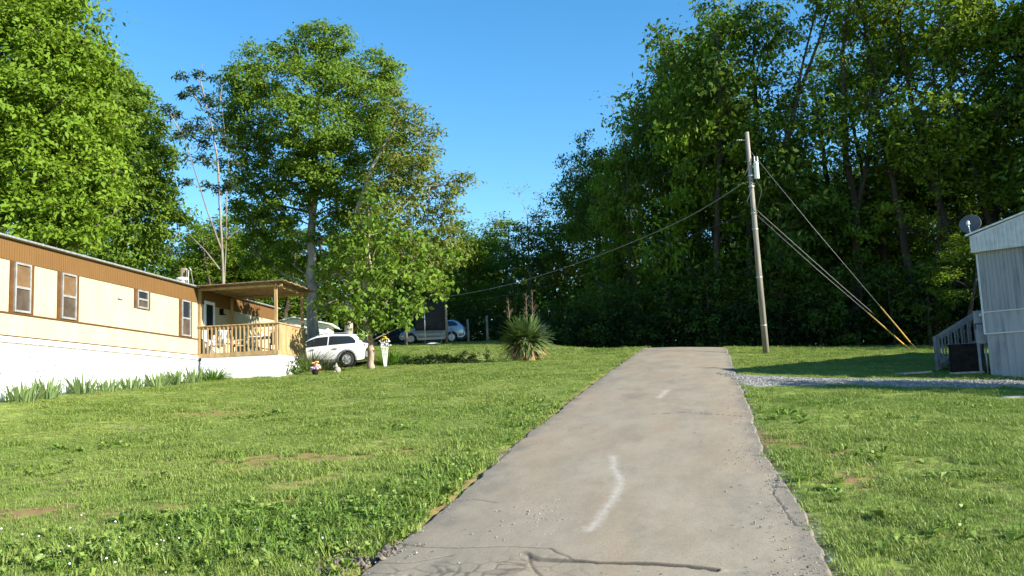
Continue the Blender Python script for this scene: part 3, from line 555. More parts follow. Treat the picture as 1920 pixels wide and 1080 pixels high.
FORMS = {
 'dense': form('woodland_tree', 'dense green leafy tree of the dark wood beyond the drive', 21, 18, full, M['leaf_mid'], M['bark_dark'], .27, leaf=.30, puff=.85, per=36, dens=1.3),
 'dense2': form('woodland_tree', 'dense green leafy tree of the dark wood beyond the drive', 22, 18, full, M['leaf_dark'], M['bark_dark'], .25, leaf=.30, puff=.85, per=36, dens=1.3),
 'high': form('woodland_tree', 'high crowned woodland tree with open branches against the sky', 23, 20, high, M['leaf_lush'], M['bark_dark'], .28, leaf=.27, puff=.75, per=30, dens=1.0, inner=.3, twigs=5),
 'yellow': form('woodland_tree', 'yellow green loose leaved woodland tree with open branches', 24, 19, high, M['leaf_yellow'], M['bark_dark'], .24, leaf=.26, puff=.75, per=28, dens=1.1, inner=.3, twigs=5),
 'pale': form('woodland_tree', 'wispy pale tree showing behind the darker crowns', 25, 17, high, M['leaf_pale'], M['bark_grey'], .2, leaf=.2, puff=.7, per=10, dens=.55, inner=.2, twigs=6),
 'bush': form('woodland_tree', 'low bushy understorey tree at the edge of the wood', 26, 6, bush, M['leaf_dark'], M['bark_dark'], .1, leaf=.22, puff=.5, per=16),
}
HGT = {'dense': 18.2, 'dense2': 18.2, 'high': 20.3, 'yellow': 19.3, 'pale': 17.3, 'bush': 6.6}
used = set(); tg = np.random.default_rng(99)
def plant(px_, Y, top, kind, label=None, wide=1.0, X=None):
    p = at(px_, 650, Y); x = p[0] if X is None else X; z = gz(x, Y) - .15
    if X is None: h = at(px_, top, Y)[2] - z
    else: h = top
    s = h / HGT[kind]; sxy = wide * (.55 + .45 * s) if kind != 'bush' else wide * s; sxy = max(sxy, .6 * s)
    nm = {'bush': 'understorey_tree'}.get(kind, 'woodland_tree'); src = FORMS[kind]
    lb = label or src['label']; rz = tg.random() * 6.283
    if kind not in used:
        used.add(kind); src.location = (x, Y, z); src.rotation_euler = (0, 0, rz); src.scale = (sxy, sxy, s); src['label'] = lb; src.name = nm
    else:
        o = dup(src, (x, Y, z), rz, lb, (sxy, sxy, s)); o.name = nm; o.rotation_euler = (tg.normal(0, .035), tg.normal(0, .035), rz)
GEN = {'dense': 'dense green leafy tree inside the dark wood beyond the drive', 'dense2': 'dense deep green tree inside the dark wood beyond the drive', 'high': 'high crowned tree inside the wood, branches against the sky', 'yellow': 'yellow green loose leaved tree inside the wood', 'bush': 'low bushy tree at the dim foot of the wood', 'pale': 'wispy pale tree inside the wood'}
# front row: the edge of the wood runs nearer to the right
plant(1120, 60, 232, 'dense2', 'dark round topped tree at the left end of the wood, above the yucca', .55)
plant(1185, 57, 195, 'dense', 'dense tree with stepped top where the wood begins to rise, over the drive crest', .6)
plant(1250, 56, 135, 'dense2', 'dark dense tree directly over the far end of the drive', .62)
plant(1345, 53, -25, 'dense', 'very tall leafy tree whose arching left boughs lean over the drive end', .85)
plant(1410, 52, -60, 'dense2', 'tall dense tree directly behind the top of the utility pole', 1.0)
WG = 'trees of the dark wood behind the drive'
b = at(1462, 650, 50); b[2] = gz(b[0], b[1]) - .1
grow_tree('woodland_tree', 'tall open tree with two long slanting stems just right of the utility pole', b, [b] + stem((1464, 520, 50), (1462, 390, 50), (1472, 270, 50), (1500, 170, 50), (1535, 80, 50), (1575, -40, 50)), .21,
    lob((1500, 60, 50, 40), (1545, 20, 50, 45), (1450, 120, 50, 45), (1580, 60, 51, 40), (1530, 150, 50, 35), (1470, 200, 50.5, 38), (1420, 240, 50, 40), (1500, 290, 51, 34), (1450, 330, 50, 36), (1520, 390, 51, 40), (1440, 30, 50, 45), (1600, -40, 50, 60), (1500, -50, 50, 60)), M['leaf_lush'], M['bark_dark'], 31, leaf=.24, puff=.6, per=30, dens=1.1, inner=.2, twigs=5, group=WG,
    forks=[dict(pts=stem((1466, 330, 50), (1485, 230, 50), (1505, 120, 50), (1535, 0, 50), (1550, -60, 50)))])
b = at(1604, 650, 49.5); b[2] = gz(b[0], b[1]) - .1
grow_tree('woodland_tree', 'forked vine wrapped tree with dark trunk above the middle of the guy wires', b, [b] + stem((1606, 500, 49.5), (1604, 390, 49.5), (1588, 300, 49.5), (1582, 200, 49.5), (1580, 100, 49.5), (1590, 20, 49.5), (1600, -60, 49.5)), .27,
    [(at(a, c, 49.5), .42) for a, c in ((1588, 300), (1585, 270), (1583, 240), (1582, 210), (1581, 180), (1580, 150), (1580, 120), (1580, 90), (1582, 60))] + lob((1640, 130, 49.5, 35), (1660, 60, 49.5, 40), (1610, 190, 50, 28), (1560, 240, 49, 26), (1670, 190, 50, 32), (1630, 10, 49.5, 45), (1560, -10, 49.5, 40), (1650, 290, 50, 30), (1550, 380, 49, 36), (1660, 380, 49.5, 40), (1600, 440, 49, 42), (1690, 110, 50, 30), (1550, 120, 49.5, 18)), M['leaf_lush'], M['bark_dark'], 32, leaf=.24, puff=.58, per=30, dens=1.15, inner=.2, twigs=5, group=WG,
    forks=[dict(pts=stem((1606, 400, 49.5), (1625, 310, 49.5), (1632, 240, 49.5), (1628, 190, 49.5), (1645, 110, 49.5), (1665, 20, 49.5))), dict(pts=stem((1630, 240, 49.5), (1650, 180, 49.5), (1680, 120, 49.8)))])
plant(1725, 48, -120, 'yellow', 'tall yellow tinged tree left of the satellite dish', 1.1)
plant(1815, 47.5, -120, 'yellow', 'tall yellow green tree rising above the satellite dish', 1.1)
plant(1905, 47, -60, 'yellow', 'yellow green tree rising behind the grey white trailer at the right edge', 1.0)
plant(1815, 41, 430, 'yellow', 'small sunlit yellow green maple between the satellite dish and the wood', .75)
for px_, Y, top, kd in ((1150, 66, 260, 'dense'), (1205, 66, 165, 'pale'), (1245, 63, 95, 'pale'), (1300, 60, 60, 'dense'), (1340, 60, 40, 'dense'), (1430, 58, 180, 'dense'), (1500, 58, 280, 'dense'), (1580, 57, 310, 'dense2'), (1660, 57, 300, 'dense'), (1740, 56, 250, 'dense'), (1830, 55, 240, 'dense2'), (1915, 54, 160, 'dense'), (1690, 53, 60, 'yellow'), (1780, 52, 20, 'high'), (1870, 50, -60, 'high'), (1760, 46.5, 180, 'yellow'), (1600, 54, 60, 'high'), (1960, 48, -100, 'high'),
    (1090, 76, 370, 'dense2'), (1180, 74, 290, 'dense2'), (1280, 70, 200, 'dense2'), (1370, 68, 160, 'dense2'), (1460, 66, 260, 'dense'), (1545, 66, 280, 'dense2'), (1625, 65, 290, 'dense'), (1710, 64, 260, 'dense2'), (1800, 63, 250, 'dense'), (1890, 62, 250, 'dense2')): plant(px_, Y, top, kd, GEN[kd])
for px_, Y, top, kd in ((1060, 58, 520, 'bush'), (1120, 55, 500, 'bush'), (1190, 54, 470, 'bush'), (1265, 52, 480, 'bush'), (1335, 51, 440, 'bush'), (1400, 50, 460, 'bush'), (1470, 49, 430, 'bush'), (1540, 48, 470, 'bush'), (1610, 47.5, 430, 'bush'), (1680, 46.5, 450, 'bush'), (1745, 45.5, 430, 'bush'), (1870, 45, 400, 'bush')): plant(px_, Y, top, kd, GEN[kd], 1.1)
# the same edge goes on, curving nearer, beyond the right of the frame and shades it
for X, Y, h, kd in ((29, 46, 22, 'dense'), (31.5, 43, 21, 'dense2'), (35, 41, 21, 'dense'), (38, 38, 21, 'dense2'), (42, 37, 22, 'dense'), (46, 34.5, 20, 'dense2'), (51, 33, 21, 'dense'), (34, 47, 22, 'dense2'), (39, 45, 22, 'dense'), (45, 42, 22, 'dense2')): plant(0, Y, h, kd, GEN[kd], 1.25, X)
sx_, sy_ = 19.4, 18.5  # unseen tree, added and sized to cast shade on the gravel track
grow_tree('added_shade_tree', 'round leafy tree added out of frame to the right to shade the side track', (sx_, sy_, gz(sx_, sy_)), [(sx_, sy_, gz(sx_, sy_)), (sx_ + .1, sy_, 3.5), (sx_, sy_ + .1, 7)], .16, [((sx_ + a_, sy_ + c_, z_), r_) for a_, c_, z_, r_ in ((0, 0, 7.2, 1.2), (.7, .3, 6.6, 1.1), (-.7, -.2, 6.5, 1.1), (.2, .7, 6.0, 1.1), (0, -.6, 5.8, 1.1), (0, 0, 5.2, 1.3), (.2, .4, 4.7, 1.0))], M['leaf_mid'], M['bark_dark'], 33, leaf=.2, puff=.5, per=45, dens=1.8)
# trees along the back, left to right
plant(385, 62, 400, 'dense', 'green tree behind the trailer roof, left of the thin pale stems')
plant(352, 58, 440, 'dense', 'leafy green tree just left of the wooden service post', .7)
plant(415, 57, 395, 'dense', 'leafy green tree directly behind the thin pale stems', .8)
plant(450, 60, 390, 'dense', 'green tree low behind the porch roof', 1.1)
plant(530, 58, 410, 'dense', 'shaded green tree between the porch roof and the tall pale trunk', 1.0)
plant(625, 62, 400, 'dense2', 'dark tree filling the gap right of the tall pale trunk', 1.1)
plant(715, 66, 420, 'dense', 'green tree behind the small big leaved lawn tree', 1.1)
plant(800, 72, 430, 'dense', 'green tree behind the black hanging screen', 1.1)
plant(870, 76, 400, 'dense', 'sunlit green tree at the far left of the wood, above the silver car', 1.0)
plant(935, 78, 385, 'dense', 'round green tree in the far distance left of the yucca', 1.0)
plant(1000, 72, 340, 'pale', 'nearly bare greyish tree standing in the skyline notch', .9)
plant(1025, 70, 385, 'dense2', 'dark tree in the skyline notch behind the yucca flower stalks', 1.0)
plant(985, 66, 480, 'bush', 'low bushy tree behind the yucca', 1.2); plant(900, 72, 520, 'bush', 'low bushy tree behind the thin fence posts', 1.3); plant(690, 62, 520, 'bush', 'low bushy tree behind the white car', 1.3); plant(820, 70, 520, 'bush', 'low bushy tree behind the silver car', 1.3)
plant(310, 110, 516, 'dense', 'tiny distant treetop peeping over the trailer roof', 1.0)
# undergrowth at the foot of the wood, and the wood behind it all
def leaf_band(name, pts, n_, hmax, leaf, mat, seed, label):
    g = np.random.default_rng(seed); P = []
    for (ax, ay, dp) , (bx, by, dq) in zip(pts[:-1], pts[1:]):
        m = int(n_ / (len(pts) - 1)); t = g.random(m); x = ax + (bx - ax) * t + g.normal(0, .4, m); y = ay + (by - ay) * t + g.random(m) * (dp + (dq - dp) * t)
        top = hmax * (.45 + .75 * N2_.fbm(x * .45, y * .3)); z = H(x, y) + top * g.random(m) ** .8; P.append(np.stack([x, y, z], 1))
    P = np.concatenate(P); V, F = leaf_mesh(P, np.broadcast_to([0, -.5, .2], P.shape), leaf, g)
    o = fast_mesh(name, V, F, mat, None, {'rnd': ('FACE', g.random(len(P)))}); return tag(o, label, None, None, 'stuff')
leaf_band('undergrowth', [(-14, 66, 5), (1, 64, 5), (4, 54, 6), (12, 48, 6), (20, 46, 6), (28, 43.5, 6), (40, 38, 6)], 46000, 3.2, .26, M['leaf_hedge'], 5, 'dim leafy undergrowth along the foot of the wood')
leaf_band('far_woodland', [(-42, 88, 6), (-12, 92, 6), (10, 88, 6), (34, 80, 6), (60, 66, 6)], 80000, 15, .7, M['leaf_dark'], 6, 'far dark woodland closing the view behind the nearer trees')

# ------------------------------------------------------------------ the cream trailer on the left
UX, UY = .1054, .9944; TRZ = math.atan2(UY, UX); TZ = 2.0
def tw(s, o, z): return np.array([-13 + UX * s + UY * o, 23 + UY * s - UX * o, z])       # along the wall, out from it, height
home = thing('mobile_home', 'long cream mobile home with brown fascia band on white skirting', 'mobile home', (-13, 23, TZ), TRZ)
def L(s, o, z): return (s, -o, z - TZ)
def lbox(mb, s0, s1, o0, o1, z0, z1): return mb.box(L((s0 + s1) / 2, (o0 + o1) / 2, (z0 + z1) / 2), (s1 - s0, abs(o1 - o0), z1 - z0))
S0, S1 = -7.0, 19.1
m = MB(); lbox(m, S0, S1, -4.2, 0, 3.6, 6.34)
for s in np.arange(S0 + .2, S1, .2032): lbox(m, s, s + .012, 0, .006, 3.84, 5.78)
m.build('wall', M['cream'], home)
m = MB(); lbox(m, S0, S1, .0, .022, 5.785, 6.34)
for s in np.arange(S0, S1, .1016): lbox(m, s, s + .012, .022, .03, 5.79, 6.335)
lbox(m, S1, S1 + .02, -4.2, .022, 5.785, 6.34); m.build('fascia', M['fascia'], home)
m = MB(); lbox(m, S0, S1, .001, .03, 4.395, 4.435); lbox(m, S0, S1, .001, .03, 3.80, 3.835); lbox(m, S1 - .10, S1 + .03, -.1, .028, 3.6, 5.78); m.build('trim_band', M['trim_brown'], home)
prof = [(-4.4, 6.34), (-4.4, 6.40), (-3.2, 6.58), (-2.1, 6.64), (-1.0, 6.58), (.12, 6.40), (.12, 6.34)]
m = MB(); V = []
for s in (S0 - .1, S1 + .12): V += [L(s, o, z) for o, z in prof]
n7 = len(prof); m.add(V, [tuple(range(n7)), tuple(range(2 * n7 - 1, n7 - 1, -1))] + [(i, i + n7, (i + 1) % n7 + n7, (i + 1) % n7) for i in range(n7)]); m.build('roof', M['alu'], home)
m = MB(); lbox(m, S0 - .1, S1 + .12, .121, .15, 6.345, 6.395); m.build('gutter', M['galv'], home)
m = MB(); lbox(m, S0, S1, -4.15, -.04, 1.2, 3.595); lbox(m, S0, S1, -.04, .035, 3.66, 3.797); lbox(m, S0, S1, -.04, .0, 1.2, 3.66)
for s in np.arange(S0, S1, .4): lbox(m, s, s + .012, 0, .006, 1.2, 3.66)
m.build('skirting', M['white_skirt'], home)
def window(s0, s1, z0, z1, blind=True, strips=True):
    fr = MB(); t = .055
    lbox(fr, s0, s0 + t, .0, .06, z0, z1); lbox(fr, s1 - t, s1, .0, .06, z0, z1); lbox(fr, s0 + t, s1 - t, .0, .06, z1 - t, z1); lbox(fr, s0 + t, s1 - t, 0, .07, z0, z0 + t); zm = (z0 + z1) / 2; lbox(fr, s0 + t, s1 - t, 0, .055, zm - .03, zm + .03)
    f = fr.build('window', M['frame'], home)
    q = MB(); lbox(q, s0 + t, s1 - t, .002, .02, zm + .03, z1 - t); q.build('upper_pane', M['shade'] if blind else M['glass'], f)
    q = MB(); lbox(q, s0 + t, s1 - t, .002, .03, z0 + t, zm - .03); q.build('lower_screen', M['screen'], f)
    if strips:
        for a, b in ((s0 - .17, s0 - .02), (s1 + .02, s1 + .16)): q = MB(); lbox(q, a, b, .002, .025, z0 - .02 if z0 > 4.8 else 4.437, 5.783); q.build('shutter_strip', M['trim_brown'], f)
window(.34, 1.0, 4.46, 5.77); window(2.38, 3.08, 4.46, 5.77); window(6.5, 7.2, 5.17, 5.77, False); window(9.6, 10.28, 4.46, 5.77, False); window(-3.2, -2.5, 4.46, 5.77)
d = MB(); lbox(d, 11.45, 11.57, 0, .05, 3.84, 5.93); lbox(d, 12.22, 12.34, 0, .05, 3.84, 5.93); lbox(d, 11.57, 12.22, 0, .05, 5.81, 5.93); lbox(d, 11.57, 12.22, 0, .05, 3.84, 4.45); d = d.build('door', M['white'], home)
q = MB(); lbox(q, 11.57, 12.22, .003, .025, 4.45, 5.81); q.build('door_glass', M['glass'], d)
q = MB(); lbox(q, 12.24, 12.27, .05, .10, 4.72, 4.86); q.build('handle', M['black'], d)
q = MB(); lbox(q, 12.85, 12.98, 0, .12, 5.55, 5.75); q.box(L(12.915, .1, 5.52), (.2, .2, .03)); q.build('wall_lamp', M['black'], home)
q = MB(); lbox(q, 5.35, 5.62, .0, .05, 5.33, 5.37); q.build('vent_hood', M['grey_box'], home)
q = MB(); q.tube([L(11.1, -.7, 6.5), L(11.1, -.7, 6.72)], .11, 12); q.lathe([(.01, .12), (.21, .10), (.21, .02), (.13, 0)], 14, L(11.1, -.7, 6.70)); q.build('roof_vent', M['white'], home, True)
q = MB(); q.tube([L(17.3, -1.2, 6.5), L(17.3, -1.2, 6.95)], .06, 10); q.build('vent_pipe', M['galv'], home, True)
# wooden service post with its conduit, behind the roof
p = at(345, 520, 44); p[2] = gz(p[0], p[1]); top = at(345, 503, 44)[2]
post = thing('service_post', 'weathered wooden service post with grey conduit showing over the trailer roof', 'post', p)
MB().box((0, 0, (top - p[2]) / 2), (.26, .26, top - p[2])).build('post', M['wood_old'], post, False, .02)
MB().tube([(.26, -.2, 0), (.26, -.2, top - p[2] - .15), (.34, -.2, top - p[2] - .02), (.42, -.2, top - p[2] - .18)], .05, 8).build('conduit', M['galv'], post, True)
MB().tube([(.42, -.2, top - p[2] - .2), (.55, -.25, top - p[2] - .9), (1.0, -.35, top - p[2] - 1.1)], .02, 6).build('cable', M['wire'], post, True)

# ------------------------------------------------------------------ porch
porch = thing('porch', 'raised wooden porch with slatted roof, baluster railing and white board skirt', 'porch', (-13, 23, TZ), TRZ)
A0, A1, OW = 10.92, 14.0, 3.12
m = MB()
for o in np.arange(.16, OW - .02, .157): lbox(m, A0, A0 + .03, o, o + .148, 1.6, 3.70)
for s in np.arange(A0 + .035, A1 - .02, .157): lbox(m, s, s + .148, OW - .03, OW, 1.6, 3.70)
lbox(m, A0 + .04, A1 - .03, .1, OW - .04, 1.6, 3.60); m.build('skirt', M['white_skirt'], porch)
m = MB()
for s in np.arange(A0 + .05, A1 - .1, .145): lbox(m, s, s + .138, .04, OW - .05, 3.70, 3.735)
m.build('deck_floor', M['wood_new'], porch)
m = MB(); lbox(m, A0 - .02, A0 + .02, .04, OW + .02, 3.703, 3.86); lbox(m, A0 + .025, A1, OW - .02, OW + .02, 3.703, 3.86); m.build('rim_joist', M['wood_new'], porch)
m = MB(); lbox(m, A0 - .035, A0 + .075, .05, OW + .04, 4.86, 4.90); lbox(m, A0 + .022, A0 + .06, .12, OW - .1, 4.75, 4.858); lbox(m, A0 + .08, A1 + .02, OW - .06, OW + .05, 4.86, 4.90)
for o in np.arange(.22, OW - .12, .158): lbox(m, A0 - .018, A0 + .02, o, o + .045, 3.862, 4.858)
m.build('railing', M['wood_new'], porch)
m = MB()
for s in np.arange(A0 + .12, A1 - .05, .146): lbox(m, s, s + .14, OW - .015, OW + .015, 3.862, 4.858)
m.build('plank_panel', M['wood_new'], porch)
for s, o in ((A0 + .06, .07), (A0 + .07, OW - .09), (A1 - .12, OW - .09), (A1 - .12, .07)): MB().box(L(s, o, 5.0), (.1, .1, 2.53)).build('post', M['wood_new'], porch)
for a, b in (((A0 - .02, -.0), (A0 - .02, OW + .2)), ((A1 - .05, .0), (A1 - .05, OW + .2))): m = MB(); m.bar(L(a[0], a[1] + .04, 6.26), L(b[0], b[1], 6.28), .045, .09); m.build('beam', M['wood_new'], porch)
m = MB(); m.bar(L(A0 - .25, OW + .02, 6.27), L(A1 + .25, OW + .02, 6.28), .045, .09); m.build('beam', M['wood_new'], porch)
m = MB()
for i, s in enumerate(np.arange(A0 - .32, A1 + .3, .205)): zz = .012 * math.sin(i * 1.9); m.bar(L(s, .16, 6.375 + zz), L(s, OW + .38, 6.41 + zz * 1.5), .202, .03)
m.build('slat_roof', M['wood_roof'], porch); m = MB()
for s in np.arange(A0 + .3, A1 - .1, .34): m.bar(L(s, .1, 6.325), L(s, OW - .03, 6.345), .06, .035)
m.build('rafters', M['wood_new'], porch)
def chair(label, s, o, rz, mat, group=None):
    c = thing('porch_chair', label, 'chair', tw(s, o, 3.737), TRZ + rz, group)
    MB().box((0, 0, .42), (.46, .46, .045)).build('seat', mat, c, False, .01)
    m = MB()
    for x in (-.17, -.06, .06, .17): m.bar((x, .22, .45), (x, .30, .98), .07, .02, (0, 1, 0))
    m.bar((-.23, .30, .97), (.23, .30, .97), .03, .07); m.build('backrest', mat, c)
    for x in (-.2, .2):
        for y in (-.2, .2): MB().box((x, y, .2), (.04, .04, .40)).build('leg', mat, c)
        m = MB(); m.bar((x * 1.15, -.24, .64), (x * 1.15, .26, .66), .05, .025); m.bar((x * 1.15, -.21, .40), (x * 1.15, -.21, .63), .035, .035, (1, 0, 0)); m.build('armrest', mat, c)
chair('white chair standing at the wall end of the porch, behind the railing', 11.4, .55, 2.6, M['white'])
chair('tan wooden chair beside the white chair on the porch', 11.9, 1.15, .6, M['wood_old']); chair('tan wooden chair at the corner post of the porch', 11.75, 2.7, -1.3, M['wood_old'])
t = thing('patio_table', 'round white topped patio table standing on the porch', 'table', tw(12.25, 1.95, 3.737), TRZ)
MB().lathe([(.001, .70), (.58, .70), (.6, .72), (.58, .745), (.001, .745)], 24).build('tabletop', M['white'], t, True); MB().tube([(0, 0, .05), (0, 0, .70)], .04, 10).build('pedestal', M['alu'], t, True)
m = MB()
for a in range(4): m.bar((0, 0, .06), (.36 * math.cos(a * 1.571), .36 * math.sin(a * 1.571), .02), .05, .035)
m.build('foot', M['alu'], t)
def flowers(parent, name, mat, pts, r):
    m = MB(); g = np.random.default_rng(len(pts))
    for p_ in pts:
        for a in range(5): d_ = unit(1, g)[0]; d_[2] = abs(d_[2]) * .6; m.ball(np.asarray(p_) + d_ * r * .7, (r * .55, r * .55, r * .35), 6, 4)
    m.build(name, mat, parent, True)
pt = thing('flower_pot', 'white pot with yellow flowers on the porch table', 'flower pot', tw(12.25, 1.95, 3.737 + .745), TRZ)
MB().lathe([(.001, 0), (.07, 0), (.10, .16), (.085, .16), (.08, .13), (.001, .13)], 14).build('pot', M['white'], pt, True); flowers(pt, 'blooms', M['yellow_flower'], [(.05, .02, .26), (-.05, .04, .24), (0, -.05, .29)], .06)

# ------------------------------------------------------------------ cars
def make_car(name, label, loc, rz, paint, lower, k=1.0, rack=False, low=0.0):
    c = thing(name, label, 'car', loc, rz)
    ST = np.array([(-2.16, .46, .80, .84, .70), (-2.11, .36, .98, 1.02, .80), (-2.02, .31, 1.03, 1.10, .84), (-1.72, .28, 1.05, 1.43, .87), (-1.45, .26, 1.04, 1.53, .88), (-.6, .25, 1.0, 1.575, .89), (.2, .25, .96, 1.54, .89), (.62, .25, .94, 1.40, .885), (1.22, .25, .92, 1.01, .88), (1.6, .26, .86, .93, .86), (2.0, .3, .72, .79, .78), (2.14, .4, .58, .62, .68)])
    ST[:, 3] = np.where(ST[:, 3] > 1.15, ST[:, 3] - low, ST[:, 3])
    def st(x): return [np.interp(x, ST[:, 0], ST[:, i]) for i in range(5)]
    def ring(x):
        _, zb, zl, zt, w_ = st(x); wr = w_ * (.95 - .2 * min(1, max(0, (zt - zl - .06) / .3)))
        return [(w_ * .9, zb), (w_, zb + .12), (w_ * 1.01, (zb + zl) / 2 + .05), (w_ * .975, zl), (wr, zt - .05), (wr * .86, zt), (0, zt + .02)]
    X = np.unique(np.concatenate([ST[:, 0], np.linspace(-2.1, 2.1, 22)])); m = MB(); V = []
    for x in X:
        q = ring(x); V += [(x, y, z) for y, z in q] + [(x, -y, z) for y, z in q[-2::-1]]
    nr = 13; F = [(i * nr + j, i * nr + j + 1, (i + 1) * nr + j + 1, (i + 1) * nr + j) for i in range(len(X) - 1) for j in range(nr - 1)] + [((i + 1) * nr, i * nr, i * nr + nr - 1, (i + 1) * nr + nr - 1) for i in range(len(X) - 1)] + [tuple(range(nr)), tuple(range(len(X) * nr - 1, (len(X) - 1) * nr - 1, -1))]
    m.add(V, F); m.build('body', paint, c, True)
    def side(x, t, sg, off=.008):
        q = ring(x); a, b = q[3], q[4]; return (x, sg * (a[0] + (b[0] - a[0]) * t + off), a[1] + (b[1] - a[1]) * t + off * .3)
    for sg in (1, -1):
        for x0, x1, e0, e1 in ((-1.72, -.42, .55, 1), (-.36, .95, 1, .15)):
            m = MB(); n_ = 9; xx = np.linspace(x0, x1, n_); tt = np.full(n_, .9)
            if e0 < 1: tt[0] = .45; tt[1] = .8
            V = [side(x, .08, sg) for x in xx] + [side(x, t_, sg) for x, t_ in zip(xx, tt)]; m.add(V, [(i, i + 1, i + 1 + n_, i + n_) for i in range(n_ - 1)]); m.build('side_window', M['glass'], c)
        for x in (-.75, .38): q = ring(x)[2]; MB().box((x, sg * (q[0] * .985 + .02), .86), (.2, .03, .035)).build('door_handle', M['cladding'], c)
        for x in (-1.33, 1.33):
            yw = ring(x)[1][0]; Mx = np.array([[1, 0, 0], [0, 0, sg], [0, 1, 0.]]); a = np.linspace(-.15, math.pi + .15, 16)
            P = [(x + .43 * math.cos(q), sg * (yw + .005), .33 + .43 * math.sin(q)) for q in a]; MB().tube(P, .055, 6).build('wheel_arch', lower, c, True)
            MB().lathe([(.001, .012), (.41, .012), (.41, -.2)], 20, (x, sg * yw, .33), Mx).build('wheel_well', M['black'], c)
            wh = MB().lathe([(.215, -.1), (.30, -.11), (.335, -.08), (.335, .06), (.30, .09), (.215, .075)], 24, (x, sg * (yw - .01), .335), Mx).build('wheel', M['rubber'], c, True)
            r_ = MB(); r_.lathe([(.215, .03), (.215, .078), (.195, .075), (.19, .03), (.001, .02)], 20, (x, sg * (yw - .01), .335), Mx)
            for q in range(5): an = q * 1.2566; r_.bar((x, sg * (yw + .055), .335), (x + .2 * math.cos(an), sg * (yw + .05), .335 + .2 * math.sin(an)), .06, .03, (0, 1, 0))
            r_.build('rim', M['alu'], wh)
        m = MB(); m.box((-2.06, sg * .70, .93), (.14, .16, .24)); m.build('tail_light', M['red_lamp'], c, False, .02)
        m = MB(); m.box((-2.065, sg * .705, .86), (.15, .17, .06)); m.build('indicator', M['amber'], c)
        m = MB(); m.box((1.98, sg * .58, .70), (.16, .26, .12)); m.build('headlight', M['alu'], c, False, .03)
        m = MB(); m.ball((.88, sg * 1.0, .98), (.06, .1, .08)); m.build('mirror', paint, c, True)
        m = MB(); m.bar((-.9, sg * .885, .30), (.9, sg * .885, .30), .06, .14); m.build('sill', lower, c)
        if rack: MB().tube([(-1.4, sg * .6, 1.5), (-1.25, sg * .6, 1.6), (-.2, sg * .6, 1.62), (.3, sg * .6, 1.53)], .022, 6).build('roof_rail', M['grey_box'], c, True)
    m = MB(); m.add([(-2.035, y, 1.09) for y in (-.62, .62)] + [(-1.73, y, 1.405 - low) for y in (.58, -.58)], [(0, 1, 2, 3)]); V = m.v[0] + [-.012, 0, .012]; MB().add(V, m.f).build('rear_window', M['glass'], c)
    m = MB(); m.add([(1.19, y, 1.035) for y in (-.7, .7)] + [(.62, y, 1.39 - low) for y in (.6, -.6)], [(0, 1, 2, 3)]); MB().add(m.v[0] + [.012, 0, .014], m.f).build('windscreen', M['glass'], c)
    MB().box((-2.12, 0, .55), (.16, 1.5, .3)).build('bumper', lower, c, False, .05)
    if rack: MB().box((-1.72, 0, 1.50), (.34, 1.1, .04), rotz(0)).build('spoiler', paint, c, False, .015)
    MB().box((-2.13, 0, .80), (.02, .5, .12)).build('number_plate', M['white'], c)
    if k != 1: c.scale = (k, k, k)
    return c
def zc(x, y): return gz(x, y) + .03
p = at(694, 690, 43.2); hx, hy = math.cos(R(172)), math.sin(R(172)); cx, cy = p[0] + 2.16 * hx, p[1] + 2.16 * hy
make_car('parked_car', 'white hatchback with grey wheel arches parked behind the small lawn tree', (cx, cy, zc(cx, cy) - .02), R(172), M['car_white'], M['cladding'], 1.0, True)
p = at(873, 640, 61.5); make_car('parked_car', 'silver wagon parked on the far grass below the black screen', (p[0] - 2.2, 61.5, gz(p[0] - 2, 61.5) + .05), R(178), M['car_silver'], M['car_silver'], 1.03, False, .06)
p = at(800, 640, 64.5); make_car('parked_car', 'dark blue car parked beyond the silver wagon, mostly hidden by leaves', (p[0] - 2.2, 64.5, gz(p[0] - 2, 64.5) + .05), R(176), M['car_dark'], M['car_dark'], 1.0, False, .1)

# ------------------------------------------------------------------ white shed behind the porch
p = at(613, 640, 50.5); sx, sy = p[0] - 1.9, 51.8; sz = gz(sx, sy)
shed = thing('garden_shed', 'small white shed with overhanging roof seen past the porch and tall trunk', 'shed', (sx, sy, sz), R(4))
hz = at(613, 608, 50.5)[2] - sz
m = MB(); m.box((0, 0, hz / 2), (3.7, 2.6, hz)); m.prism([(-1.85, hz), (1.85, hz), (0, hz + .42)], -1.3, 1.3); m.build('wall', M['white'], shed)
m = MB(); m.bar((-2.15, 0, hz - .02), (0, 0, hz + .47), 3.1, .07, (0, 0, 1)); m.bar((0, 0, hz + .47), (2.15, 0, hz - .02), 3.1, .07, (0, 0, 1)); m.build('roof', M['white'], shed)
m = MB(); m.bar((.3, -1.32, 1.2), (.3, -1.75, .95), 1.3, .04, (0, 0, 1)); m.build('awning', M['grey_box'], shed); MB().box((.3, -1.31, .82), (1.0, .03, .55)).build('window', M['glass'], shed)

